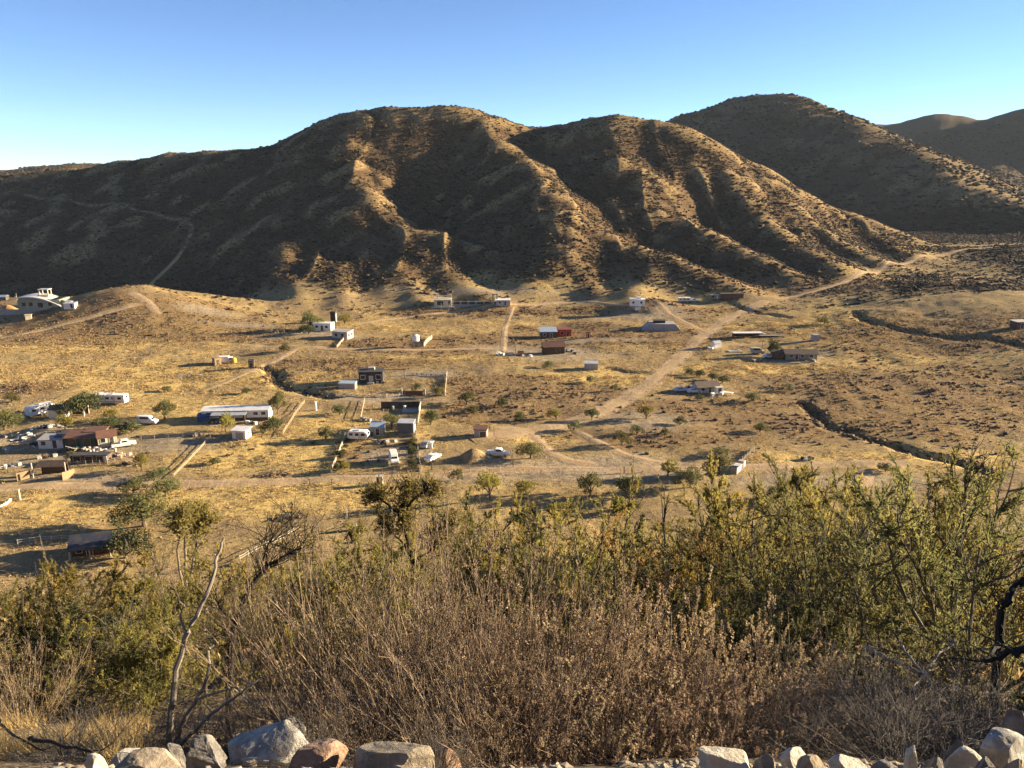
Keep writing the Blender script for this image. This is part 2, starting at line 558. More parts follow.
me = np_mesh('terrain', np.stack([X_, Y_, Z_], 1), Fq=grid_faces(NA, NR, True), mat=M_GROUND, smooth=True,
             attrs=dict(scrub=scrub_v, gold=gold_v, bare=bare_v, hill=hill_v, crest=crest_v, far_veg_shade=np.maximum(sstep(1350, 1600, Y_) * .85, sstep(760, 1000, Y_) * .5), near=1 - sstep(60, 115, Y_)))
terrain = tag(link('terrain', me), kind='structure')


# ------------------------------------------------------------------ dirt tracks, draped on the ground
def track(name, pts, width, ruts=True, lift=0.11, faint=1.0):
    p = np.array([(lambda g: (g.x, g.y))(G(a, b, 60)) for a, b in pts])
    p = chaikin(p, 3)
    seg = np.r_[0, np.cumsum(np.hypot(*np.diff(p, axis=0).T))]
    n = max(4, int(seg[-1] / 1.3))
    s = np.linspace(0, seg[-1], n)
    c = np.stack([np.interp(s, seg, p[:, 0]), np.interp(s, seg, p[:, 1])], 1)
    c = c + np.stack([fbm(s / 14, s * 0 + width, 2, 3), fbm(s / 14, s * 0 - width, 2, 4)], 1) * 0.5
    tg = np.gradient(c, axis=0)
    tg /= np.linalg.norm(tg, axis=1)[:, None]
    nr = np.stack([-tg[:, 1], tg[:, 0]], 1)
    u = np.linspace(-1, 1, 13)
    wd = width * (0.62 + 0.12 * fbm(s / 9, s * 0 + 9, 2, 8))
    q = c[:, None, :] + nr[:, None, :] * u[None, :, None] * wd[:, None, None]
    x, y = q[..., 0].ravel(), q[..., 1].ravel()
    z = gz(x, y)
    au = np.abs(u)
    edge = np.tile(1 - sstep(0.30, 1.0, au), n) * faint * np.repeat(np.minimum(1, np.minimum(s, s[-1] - s) / 6), 13)
    rut = np.tile(np.exp(-((au - 0.45) / 0.16) ** 2), n) if ruts else np.zeros(n * 13)
    z = z + np.tile(lift * (1 - 2.2 * au ** 3), n) - 0.05 * rut
    mid = np.tile(np.exp(-(u / 0.22) ** 2), n) * (1 if ruts else 0)
    sc, go, ba = cover(x, y, z)
    hl = sstep(2.5, 13, z - np.interp(y, PROF_Y, PROF_Z)) * (y > 340)
    me = np_mesh(name, np.stack([x, y, z], 1), Fq=grid_faces(n, 13), mat=M_ROAD, smooth=True,
                 attrs=dict(edge=edge, mid=mid, scrub=sc, gold=go, bare=ba, hill=hl, crest=hl * 0))
    tag(link(name, me), kind='structure')
    return c


TRACKS = []
for pts, wd in [([(770, 300), (742, 311), (716, 326), (697, 340), (672, 366), (640, 391), (605, 411), (570, 425), (520, 433), (470, 440)], 8.0),
                ([(655, 301), (668, 312), (690, 325), (706, 333)], 4.0),
                ([(-40, 492), (60, 487), (130, 486), (240, 484), (330, 478), (380, 479), (440, 476), (500, 471), (560, 469), (640, 470), (740, 467), (830, 465), (925, 463)], 4.5),
                ([(490, 428), (520, 428), (537, 437), (549, 452), (565, 461), (610, 467)], 3.6),
                ([(572, 428), (600, 444), (640, 461), (700, 466)], 3.2),
                ([(235, 345), (300, 347), (360, 350), (430, 350), (500, 349)], 3.6),
                ([(350, 325), (400, 318), (440, 313), (520, 305), (575, 300), (640, 304)], 3.6),
                ([(-20, 340), (20, 335), (60, 325), (110, 312), (150, 302)], 3.4),
                ([(162, 318), (150, 304), (138, 297), (128, 291)], 4.6),
                ([(20, 192), (80, 204), (150, 212), (190, 219), (192, 236), (178, 258), (150, 285)], 4.2),
                ([(514, 306), (505, 325), (503, 352)], 2.6),
                ([(868, 466), (864, 480), (862, 495)], 4.5),
                ([(200, 392), (240, 376), (268, 366), (300, 347)], 3.4),
                ([(770, 300), (850, 283), (905, 262), (950, 252), (1000, 246)], 3.6),
                ([(925, 283), (975, 278), (1040, 276)], 3.2),
                ([(710, 345), (740, 345), (800, 343), (822, 343)], 3.0)]:
    TRACKS.append(track('dirt_track', pts, wd, faint=.42 if wd == 4.2 else 1.0))


# ------------------------------------------------------------------ scrub and grass nobody could count
def leafmat(name, c1, c2, trans=0.35, tscale=None, rough=0.7):
    m, n, b = newmat(name)
    k = N(n)
    col = k.mix(k.attr('tint'), c1, c2)
    oi = n.nodes.new('ShaderNodeObjectInfo')
    hs = n.nodes.new('ShaderNodeHueSaturation')
    k.put(hs.inputs['Color'], col)
    k.put(hs.inputs['Hue'], k.math('MULTIPLY_ADD', oi.outputs['Random'], 0.03, 0.485))
    k.put(hs.inputs['Value'], k.math('MULTIPLY_ADD', oi.outputs['Random'], 0.4, 0.8))
    k.put(b.inputs['Base Color'], hs.outputs[0])
    b.inputs['Roughness'].default_value = rough
    b.inputs['Specular IOR Level'].default_value = 0.2
    if trans:
        tr = n.nodes.new('ShaderNodeBsdfTranslucent')
        k.put(tr.inputs[0], hs.outputs[0])
        mx = n.nodes.new('ShaderNodeMixShader')
        mx.inputs[0].default_value = trans
        n.links.new(b.outputs[0], mx.inputs[1])
        n.links.new(tr.outputs[0], mx.inputs[2])
        n.links.new(mx.outputs[0], n.nodes['Material Output'].inputs[0])
    return m


M_CHAP = leafmat('chaparral_leaves', (0.125, 0.082, 0.044), (0.066, 0.049, 0.028), 0.2)
M_SCRUB = leafmat('dry_scrub', (0.27, 0.175, 0.09), (0.14, 0.092, 0.055), 0.3)
M_TUFT = leafmat('dry_grass', (0.46, 0.325, 0.14), (0.36, 0.25, 0.12), 0.3)


def domes(name, x, y, r, hgt, mat, kind='stuff', sink=0.15):
    n = len(x)
    z = gz(x, y) - sink * hgt
    a = np.arange(5) * 2 * math.pi / 5
    ph = RNG.uniform(0, 6.28, n)[:, None]
    V = np.zeros((n, 11, 3))
    for lo, (f, zz) in enumerate(((0.8, 0.0), (1.0, 0.55))):
        rr = r[:, None] * f * RNG.uniform(0.65, 1.3, (n, 5))
        V[:, lo * 5:lo * 5 + 5, 0] = np.cos(a + ph + lo * 0.6) * rr
        V[:, lo * 5:lo * 5 + 5, 1] = np.sin(a + ph + lo * 0.6) * rr
        V[:, lo * 5:lo * 5 + 5, 2] = hgt[:, None] * zz * RNG.uniform(0.7, 1.3, (n, 5))
    V[:, 10, 2] = hgt * RNG.uniform(0.8, 1.2, n)
    V[:, 10, 0] = r * RNG.uniform(-.3, .3, n)
    V += np.stack([x, y, z], 1)[:, None, :]
    T = []
    for i in range(5):
        j = (i + 1) % 5
        T += [(i, j, 5 + j), (i, 5 + j, 5 + i), (5 + i, 5 + j, 10)]
    T = (np.array(T)[None] + (np.arange(n) * 11)[:, None, None]).reshape(-1, 3)
    ti = np.repeat(RNG.uniform(0, 1, n), 11)
    me = np_mesh(name, V.reshape(-1, 3), Ft=T, mat=mat, attrs=dict(tint=ti))
    return tag(link(name, me), kind=kind)


def area(n, d0, d1, az=40.5):
    a = np.radians(RNG.uniform(-az, az, n))
    d = np.sqrt(RNG.uniform(d0 ** 2, d1 ** 2, n))
    return d * np.sin(a), d * np.cos(a)


GRID_A = dict(scrub=scrub_v.reshape(NA, NR), gold=gold_v.reshape(NA, NR), bare=bare_v.reshape(NA, NR), hill=hill_v.reshape(NA, NR), crest=crest_v.reshape(NA, NR))


def att(name, x, y):
    i = np.clip(np.searchsorted(AZ, np.arctan2(x, y)), 0, NA - 1)
    j = np.clip(np.searchsorted(RR, np.hypot(x, y)), 0, NR - 1)
    return GRID_A[name][i, j]


def off_track(x, y, m=2.6):
    ok = np.ones(len(x), bool)
    for c in TRACKS:
        for q in c[::2]:
            ok &= (x - q[0]) ** 2 + (y - q[1]) ** 2 > m * m
    return ok


# chaparral on the hills
x, y = area(420000, 330, 880)
h = att('hill', x, y)
dens = h * (0.30 + 0.70 * sstep(-0.35, 0.35, fbm(x / 16, y / 16, 3, 201))) * (1 - 0.72 * att('crest', x, y))
keep = RNG.uniform(0, 1, len(x)) < dens * 0.8
x, y = x[keep], y[keep]
keep = np.ones(len(x), bool)
for c in (TRACKS[9], TRACKS[13]):
    for q in c[::2]: keep &= (x - q[0]) ** 2 + (y - q[1]) ** 2 > 9
x, y = x[keep], y[keep]
s = RNG.gamma(3.0, 0.15, len(x)) + 0.15
domes('hillside_scrub', x, y, s * 1.1, s * 0.9, M_CHAP)
x, y = area(230000, 820, 2100)
keep = RNG.uniform(0, 1, len(x)) < att('hill', x, y) * (0.25 + 0.75 * sstep(-0.3, 0.4, fbm(x / 40, y / 40, 3, 207))) * 0.7
x, y = x[keep], y[keep]
s = RNG.gamma(3.0, .36, len(x)) + .4
domes('distant_scrub', x, y, s * 1.1, s, M_CHAP)
# low brown scrub on the plain
x, y = area(230000, 118, 640)
sc = att('scrub', x, y)
dens = (1 - att('hill', x, y)) * np.clip(sc * 0.85 + 0.10 * sstep(0.0, 0.5, fbm(x / 25, y / 25, 3, 211)) + 0.26 * sstep(300, 400, y), 0, 1) * (1 - att('bare', x, y)) * (0.2 + 0.8 * sstep(-0.2, 0.3, fbm(x / 7, y / 7, 2, 215)))
keep = (RNG.uniform(0, 1, len(x)) < dens * 0.8)
x, y = x[keep], y[keep]
keep = off_track(x, y)
x, y = x[keep], y[keep]
s = (RNG.gamma(3., .075, len(x)) + .10) * np.where(y > 330, 1.35, 1)
domes('low_scrub', x, y, s, s * 0.9, M_SCRUB)
# scrub in the wash beds
xs, ys = [], []
for dep, wid, p in DITCH[:3]:
    t = RNG.uniform(0, len(p) - 1.001, int(30 * len(p) * dep / 2.3))
    i = t.astype(int)
    q = p[i] + (p[i + 1] - p[i]) * (t - i)[:, None]
    xs.append(q[:, 0] + RNG.normal(0, wid * 0.45, len(t)) - fbm(q[:, 0] / 9, q[:, 1] / 9, 3, 41) * 4.5)
    ys.append(q[:, 1] + RNG.normal(0, wid * 0.35, len(t)) - fbm(q[:, 0] / 9, q[:, 1] / 9, 3, 43) * 3.0)
x, y = np.concatenate(xs), np.concatenate(ys)
s = RNG.uniform(0.25, .75, len(x))
domes('wash_scrub', x, y, s, s, M_SCRUB)


def tufts(name, x, y, hgt, wid, mat, blades=3, lean=0.5, bw=None):
    n = len(x)
    z = gz(x, y)
    V = np.zeros((n, blades, 3, 3))
    a = RNG.uniform(0, 6.28, (n, blades))
    ln = RNG.uniform(-lean, lean, (n, blades, 2))
    off = RNG.uniform(-.6, .6, (n, blades, 2)) * wid[:, None, None]
    bwid = wid[:, None] if bw is None else bw
    dx, dy = np.cos(a) * bwid * .5, np.sin(a) * bwid * .5
    V[:, :, 0, 0], V[:, :, 0, 1] = off[..., 0] - dx, off[..., 1] - dy
    V[:, :, 1, 0], V[:, :, 1, 1] = off[..., 0] + dx, off[..., 1] + dy
    hh = hgt[:, None] * RNG.uniform(.6, 1.2, (n, blades))
    V[:, :, 2, 0] = off[..., 0] + ln[..., 0] * hh
    V[:, :, 2, 1] = off[..., 1] + ln[..., 1] * hh
    V[:, :, 2, 2] = hh
    V[:, :, :2, 2] = -0.05 * hgt[:, None, None]
    V += np.stack([x, y, z], 1)[:, None, None, :]
    T = np.arange(n * blades * 3).reshape(-1, 3)
    me = np_mesh(name, V.reshape(-1, 3), Ft=T, mat=mat, attrs=dict(tint=np.repeat(RNG.uniform(0, 1, n), blades * 3)))
    return tag(link(name, me), kind='stuff')


x, y = area(330000, 112, 360)
dens = (1 - att('hill', x, y)) * np.clip(0.22 + att('gold', x, y) * 0.9 + 0.3 * sstep(0, .4, fbm(x / 18, y / 18, 3, 231)), 0, 1) * (1 - att('bare', x, y) * .9) * sstep(-0.4, 0.1, fbm(x / 4, y / 4, 2, 233))
keep = RNG.uniform(0, 1, len(x)) < dens
x, y = x[keep], y[keep]
keep = off_track(x, y, 1.9)
x, y = x[keep], y[keep]
s = RNG.uniform(0.10, 0.30, len(x)) * np.where(y > 200, 1.4, 1)
tufts('grass_tufts', x, y, s, s * 0.8, M_TUFT)


# ------------------------------------------------------------------ builders for things
def paint(name, c, rough=0.7, metal=0.0, dirt=0.35, scale=0.8, dirtcol=(0.20, 0.14, 0.09)):
    m, n, b = newmat(name)
    k = N(n)
    o = k.obj()
    f = k.ramp(k.noise(scale, 5, 0.65, o), 0.42, 0.72)
    k.put(b.inputs['Base Color'], k.mix(k.math('MULTIPLY', f, dirt), c, dirtcol))
    b.inputs['Roughness'].default_value = rough
    b.inputs['Metallic'].default_value = metal
    b.inputs['Specular IOR Level'].default_value = 0.4
    return m


def planks(name, c1, c2, freq=4.0, axis='X'):
    m, n, b = newmat(name)
    k = N(n)
    wv = n.nodes.new('ShaderNodeTexWave')
    wv.bands_direction = axis
    wv.inputs['Scale'].default_value = freq
    wv.inputs['Distortion'].default_value = 0.4
    o = k.obj()
    n.links.new(o, wv.inputs['Vector'])
    k.put(b.inputs['Base Color'], k.mix(k.math('MULTIPLY', k.noise(1.5, 5, 0.7, o), 1.0), c1, c2))
    k.bump(wv.outputs[1], 0.5, 0.05, b)
    return m


W_WHITE = paint('white_paint', (0.78, 0.76, 0.72), dirt=0.25)
W_CREAM = paint('cream_plaster', (0.62, 0.54, 0.38), dirt=0.3)
W_PALE = paint('pale_block_wall', (0.46, 0.42, 0.36), dirt=0.5)
W_GREY = paint('grey_plaster', (0.34, 0.33, 0.32), dirt=0.4)
W_GREEN = paint('sage_plaster', (0.30, 0.33, 0.26), dirt=0.3)
W_OLIVE = paint('olive_plaster', (0.24, 0.22, 0.17), dirt=0.4)
W_BLACK = paint('dark_panel', (0.028, 0.028, 0.030), dirt=0.3)
W_DARK = paint('dark_wood', (0.075, 0.05, 0.035), dirt=0.5)
W_BROWN = planks('brown_boards', (0.15, 0.095, 0.06), (0.07, 0.045, 0.03))
W_TAN = planks('tan_boards', (0.42, 0.30, 0.17), (0.22, 0.15, 0.09))
W_RED = paint('red_paint', (0.50, 0.05, 0.03), dirt=0.2)
W_BLUE = paint('blue_tarp', (0.03, 0.08, 0.22), dirt=0.2)
W_TARP = paint('green_tarp', (0.03, 0.09, 0.06), dirt=0.4)
R_TIN = paint('tin_roof', (0.55, 0.56, 0.57), rough=0.45, metal=0.3, dirt=0.35)
R_BLUE = paint('blue_grey_roof', (0.33, 0.42, 0.52), rough=0.5, dirt=0.3)
R_RUST = paint('rusty_roof', (0.18, 0.085, 0.055), dirt=0.7, dirtcol=(0.10, 0.06, 0.05))
R_DARK = paint('dark_roof', (0.055, 0.05, 0.05), dirt=0.4)
R_NAVY = paint('dark_blue_roof', (0.035, 0.045, 0.075), dirt=0.4)
R_WHITE = paint('white_roof', (0.72, 0.71, 0.69), rough=0.6, dirt=0.3)
GLASS = paint('window_glass', (0.02, 0.024, 0.03), rough=0.15, dirt=0.05)
TYRE = paint('tyre_rubber', (0.02, 0.02, 0.02), dirt=0.5)
STEEL = paint('steel', (0.35, 0.35, 0.35), rough=0.5, metal=0.6)
WOODP = paint('weathered_wood', (0.26, 0.20, 0.145), dirt=0.5)
WOODL = paint('pale_lumber', (0.55, 0.45, 0.30), dirt=0.3)
CONC = paint('concrete', (0.42, 0.39, 0.35), dirt=0.5)
YELL = paint('yellow_paint', (0.60, 0.36, 0.05), dirt=0.3)
SOIL = paint('turned_soil', (0.17, 0.115, 0.075), dirt=0.6, scale=3)


class MB:
    def __init__(s):
        s.v, s.f = [], []

    def add(s, v, f):
        o = len(s.v)
        s.v += [tuple(p) for p in v]
        s.f += [tuple(i + o for i in q) for q in f]
        return s

    def box(s, c, d, rz=0.0, tilt=0.0):
        x, y, z = d[0] / 2, d[1] / 2, d[2] / 2
        M = Matrix.Translation(c) @ Matrix.Rotation(rz, 4, 'Z') @ Matrix.Rotation(tilt, 4, 'Y')
        v = [M @ Vector((a * x, b * y, e * z)) for a in (-1, 1) for b in (-1, 1) for e in (-1, 1)]
        return s.add(v, [(0, 1, 3, 2), (4, 6, 7, 5), (0, 4, 5, 1), (2, 3, 7, 6), (0, 2, 6, 4), (1, 5, 7, 3)])

    def prism(s, prof, y0, y1):
        """profile in x-z, swept along y"""
        n = len(prof)
        v = [(p[0], y0, p[1]) for p in prof] + [(p[0], y1, p[1]) for p in prof]
        f = [(i, (i + 1) % n, n + (i + 1) % n, n + i) for i in range(n)]
        return s.add(v, f + [tuple(range(n))[::-1], tuple(range(n, 2 * n))])

    def prismx(s, prof, x0, x1):
        """profile in y-z, swept along x"""
        n = len(prof)
        v = [(x0, p[0], p[1]) for p in prof] + [(x1, p[0], p[1]) for p in prof]
        f = [(i, n + i, n + (i + 1) % n, (i + 1) % n) for i in range(n)]
        return s.add(v, f + [tuple(range(n)), tuple(range(n, 2 * n))[::-1]])

    def tube(s, pts, rad, n=7, cap=True):
        pts = [Vector(p) for p in pts]
        if not hasattr(rad, '__len__'): rad = [rad] * len(pts)
        v, f = [], []
        for i, p in enumerate(pts):
            t = (pts[min(i + 1, len(pts) - 1)] - pts[max(i - 1, 0)]).normalized()
            a = t.cross(Vector((0, 0, 1)) if abs(t.z) < 0.9 else Vector((1, 0, 0))).normalized()
            b = t.cross(a)
            for q in range(n):
                g = 2 * math.pi * q / n
                v.append(p + (a * math.cos(g) + b * math.sin(g)) * rad[i])
        for i in range(len(pts) - 1):
            for q in range(n):
                f.append((i * n + q, i * n + (q + 1) % n, (i + 1) * n + (q + 1) % n, (i + 1) * n + q))
        if cap:
            f += [tuple(range(n))[::-1], tuple(range((len(pts) - 1) * n, len(pts) * n))]
        return s.add(v, f)

    def build(s, name, mat, parent=None, label=None, bevel=0.0):
        me = bpy.data.meshes.new(name)
        me.from_pydata(s.v, [], s.f)
        me.materials.append(mat)
        me.validate()
        o = link(name, me, parent)
        if label: o['label'] = label
        if bevel:
            b = o.modifiers.new('bevel', 'BEVEL')
            b.width = bevel
            b.segments = 2
        return o


def thing(name, label, cat, at, rz=0.0, group=None, sink=0.0):
    o = bpy.data.objects.new(name, None)
    COL.objects.link(o)
    g = G(*at, 60) if len(at) == 2 else Vector(at)
    o.location = (g.x, g.y, g.z - sink)
    o.rotation_euler = (0, 0, math.radians(rz))
    o.empty_display_size = 0.3
    tag(o, label, cat, group)
    return o


def copy_tree(o, parent=None):
    c = o.copy()
    COL.objects.link(c)
    if parent: c.parent = parent
    for ch in list(o.children): copy_tree(ch, c)
    return c


def opening(t, side, W, D, u, z, w, h, name='window', mat=None, frame=W_WHITE):
    """a window or door on one wall (front, back, left, right), with its frame"""
    mat = mat or GLASS
    b, fr = MB(), MB()
    def put(m, off, du, dz, ww, hh):
        if side in ('front', 'back'):
            y = (-1 if side == 'front' else 1) * (D / 2 + off)
            m.box((u + du, y, z + dz), (ww, 0.06, hh))
        else:
            x = (-1 if side == 'left' else 1) * (W / 2 + off)
            m.box((x, u + du, z + dz), (0.06, ww, hh))
    put(b, 0.012, 0, 0, w, h)
    o = b.build(name, mat, t)
    if frame:
        e = 0.09
        put(fr, 0.035, 0, h / 2 + e / 2, w + 2 * e, e)
        put(fr, 0.035, 0, -h / 2 - e / 2, w + 2 * e, e)
        put(fr, 0.035, -w / 2 - e / 2, 0, e, h)
        put(fr, 0.035, w / 2 + e / 2, 0, e, h)
        fr.build('frame', frame, o)
    return o


def walls_of(t, W, D, H, mat, gable=0.0, sink=0.5):
    m = MB()
    if gable:
        m.prismx([(-D / 2, -sink), (D / 2, -sink), (D / 2, H), (0, H + gable), (-D / 2, H)], -W / 2, W / 2)
    else:
        m.box((0, 0, (H - sink) / 2), (W, D, H + sink))
    return m.build('wall', mat, t)


def gable_roof(t, W, D, H, rise, mat, over=0.3, th=0.12, name='roof'):
    a = rise / (D / 2)
    e = D / 2 + over
    m = MB()
    m.prismx([(-e, H - over * a + 0.02), (0, H + rise + 0.02), (e, H - over * a + 0.02), (e, H - over * a + th), (0, H + rise + th), (-e, H - over * a + th)], -W / 2 - over, W / 2 + over)
    return m.build(name, mat, t)


def flat_roof(t, W, D, H, mat, over=0.2, th=0.16, pitch=0.0, parapet=0.0):
    m = MB()
    e = D / 2 + over
    m.prismx([(-e, H + 0.003), (e, H + 0.003 + pitch), (e, H + th + pitch), (-e, H + th)], -W / 2 - over, W / 2 + over)
    return m.build('roof', mat, t)


def house(name, label, at, rz, W, D, H, wall, roof, gable=0.0, pitch=0.0, over=0.25, wins=(), doors=(), cat='house', frame=W_WHITE, doormat=None, group=None, sink=0.4):
    t = thing(name, label, cat, at, rz, group)
    if pitch and not gable:
        MB().prismx([(-D / 2, -sink), (D / 2, -sink), (D / 2, H + pitch), (-D / 2, H)], -W / 2, W / 2).build('wall', wall, t)
    else:
        walls_of(t, W, D, H, wall, gable, sink)
    if gable: gable_roof(t, W, D, H, gable, roof, over)
    else: flat_roof(t, W, D, H, roof, over, pitch=pitch)
    for wn in wins: opening(t, wn[0], W, D, *wn[1:], frame=frame)
    for dn in doors:
        d = opening(t, dn[0], W, D, *dn[1:], name='door', mat=doormat or W_DARK, frame=frame)
    return t


def wheel_set(t, xs, y, r=0.33, w=0.22):
    for x in xs:
        for s in (-1, 1):
            m = MB()
            m.tube([(x, s * y - s * w, r), (x, s * y, r)], r, 14)
            wo = m.build('wheel', TYRE, t)
            MB().tube([(x, s * y, r), (x, s * y + s * 0.02, r)], r * 0.55, 10).build('rim', STEEL, wo)


def car(name, label, cat, at, rz, body, kind='car', group=None):
    t = thing(name, label, cat, at, rz, group)
    if kind == 'pickup':
        prof = [(-2.6, .45), (2.6, .45), (2.65, .75), (2.55, 1.0), (1.35, 1.1), (0.75, 1.1), (-2.6, 1.1)]
        cabp = [(-0.75, 1.1), (1.35, 1.1), (0.75, 1.78), (0.5, 1.83), (-0.55, 1.83), (-0.75, 1.7)]
        wh = (-1.7, 1.75)
    elif kind == 'van':
        prof = [(-2.5, .45), (2.5, .45), (2.55, .85), (2.4, 1.15), (1.7, 1.25), (-2.5, 1.25)]
        cabp = [(-2.5, 1.25), (1.7, 1.25), (0.95, 2.15), (0.7, 2.25), (-2.35, 2.25), (-2.5, 2.1)]
        wh = (-1.5, 1.65)
    else:
        prof = [(-2.2, .4), (2.2, .4), (2.25, .65), (2.1, .85), (1.0, .98), (-1.5, 1.0), (-2.15, .95)]
        cabp = [(-1.75, .98), (1.05, .97), (0.35, 1.42), (0.0, 1.47), (-0.9, 1.46), (-1.3, 1.35)]
        wh = (-1.35, 1.4)
    MB().prism(prof, -0.88, 0.88).build('body', body, t, bevel=0.06)
    c = MB().prism(cabp, -0.78, 0.78).build('cabin', body, t, bevel=0.06)
    zc = (min(p[1] for p in cabp) + max(p[1] for p in cabp)) / 2 + 0.05
    hh = (max(p[1] for p in cabp) - min(p[1] for p in cabp)) * 0.52
    x0, x1 = min(p[0] for p in cabp), max(p[0] for p in cabp)
    for s in (-1, 1):
        MB().box(((x0 + x1) / 2 - 0.05, s * 0.785, zc), ((x1 - x0) * 0.55, 0.03, hh)).build('side_window', GLASS, t)
    fx = [p for p in cabp if p[0] > 0.2]
    a, b = max(fx), sorted(fx, key=lambda p: p[1])[-1]
    MB().box(((a[0] + b[0]) / 2 + 0.02, 0, (a[1] + b[1]) / 2 + 0.03), (0.04, 1.3, math.dist(a, b) * 0.8), tilt=-math.atan2(a[0] - b[0], b[1] - a[1])).build('windscreen', GLASS, t)
    for s in (-1, 1):
        MB().box((prof[2][0] + 0.0, s * 0.62, 0.75), (0.06, 0.3, 0.16)).build('headlight', W_WHITE, t)
    MB().box((prof[1][0] + 0.06, 0, 0.5), (0.1, 1.7, 0.18)).build('bumper', STEEL, t)
    wheel_set(t, wh, 0.9)
    return t


def trailer(name, label, at, rz, L, Wd, H, body, windows=3, round_nose=True, group=None, cat='trailer', stripe=None):
    t = thing(name, label, cat, at, rz, group)
    z0 = 0.55
    if round_nose:
        prof = [(-L / 2, z0 + .2), (-L / 2 + .25, z0), (L / 2 - .6, z0), (L / 2, z0 + .7), (L / 2 - .05, z0 + 1.3), (L / 2 - .7, z0 + H), (-L / 2 + .35, z0 + H), (-L / 2, z0 + H - .4)]
    else:
        prof = [(-L / 2, z0), (L / 2, z0), (L / 2, z0 + H), (-L / 2, z0 + H)]
    MB().prism(prof, -Wd / 2, Wd / 2).build('body', body, t, bevel=0.08)
    for i in range(windows):
        u = -L / 2 + L * (i + .6) / (windows + .4)
        for s in (-1, 1):
            MB().box((u, s * (Wd / 2 + .012), z0 + H * .60), (min(1.0, L / windows * .55), .04, .62)).build('window', GLASS, t)
    MB().box((L * .12, -Wd / 2 - .014, z0 + H * .42), (.65, .045, 1.75 if H > 2 else H * .7)).build('door', R_TIN, t)
    MB().box((L / 2 - .02, 0, z0 + H * .68), (.05, Wd * .6, .5)).build('front_window', GLASS, t)
    MB().box((0, 0, z0 + H + .14), (.7, .7, .22)).build('roof_unit', R_WHITE, t)
    if stripe:
        MB().box((0, -Wd / 2 - .006, z0 + .35), (L * .8, .02, .18)).build('stripe', stripe, t)
    m = MB()
    m.tube([(L / 2 - .5, -.5, .45), (L / 2 + .9, 0, .42)], .05, 6)
    m.tube([(L / 2 - .5, .5, .45), (L / 2 + .9, 0, .42)], .05, 6)
    m.tube([(L / 2 + .8, 0, .45), (L / 2 + .8, 0, -.05)], .04, 6)
    m.build('hitch', STEEL, t)
    wheel_set(t, (-.45, .45) if L > 5 else (0,), Wd / 2 - .02, .35)
    return t


def fence(name, label, pts, height=1.2, step=3.0, post=WOODP, panel=None, panel_name='board_panel', wires=3, rad=0.06, group=None, solid=0.0, z0=0.1):
    """posts every few metres along photo points, with wires, rails or boards between"""
    p = np.array([(lambda g: (g.x, g.y))(G(a, b, 60)) for a, b in pts])
    seg = np.r_[0, np.cumsum(np.hypot(*np.diff(p, axis=0).T))]
    n = max(2, int(seg[-1] / step) + 1)
    s = np.linspace(0, seg[-1], n)
    xs, ys = np.interp(s, seg, p[:, 0]), np.interp(s, seg, p[:, 1])
    zs = gz(xs, ys)
    o = Vector((xs[0], ys[0], zs[0]))
    t = thing(name, label, 'fence', tuple(o), 0, group)
    pm = None
    for x, y, z in zip(xs, ys, zs):
        if pm is None:
            pm = MB().tube([(0, 0, -.4), (0, 0, height * .5), (0, 0, height)], [rad * 1.1, rad, rad * .9], 6).build('post', post, t)
        else:
            c = pm.copy()
            COL.objects.link(c)
            c.parent = t
            c.location = (x - o.x, y - o.y, z - o.z)
            c.rotation_euler = (RNG.uniform(-.05, .05), RNG.uniform(-.05, .05), RNG.uniform(0, 3))
    m = MB()
    L = [Vector((x, y, z)) - o for x, y, z in zip(xs, ys, zs)]
    for a, b in zip(L[:-1], L[1:]):
        d = b - a
        ln = d.length
        if solid:
            nb = max(2, int(ln / .35))
            for q in range(nb):
                c = a + d * ((q + .5) / nb)
                hb = height * solid * RNG.uniform(.6, 1.05)
                m.box((c.x, c.y, c.z + z0 + hb / 2), (ln / nb * .72, .05, hb), math.atan2(d.y, d.x), 0)
        else:
            for q in range(wires):
                zz = z0 + (height - z0) * (q + .8) / (wires + .1)
                up = Vector((0, 0, zz))
                m.tube([a + up, (a + b) / 2 + up - Vector((0, 0, .03)), b + up], 0.018 if panel is None else 0.05, 4, False)
    m.build('wire' if panel is None and not solid else panel_name, panel or STEEL, t)
    return t


def pole(at, h, label, mat=WOODP, r=0.10, group='posts and poles on the plain', name='post', cat='post'):
    t = thing(name, label, cat, at, 0, group)
    MB().tube([(0, 0, -.4), (0.02, 0, h * .5), (0.0, .02, h)], [r, r * .9, r * .75], 8).build('shaft', mat, t)
    MB().box((0, 0, h + .02), (r * 2.6, r * 2.6, .06)).build('cap', mat, t)
    return t


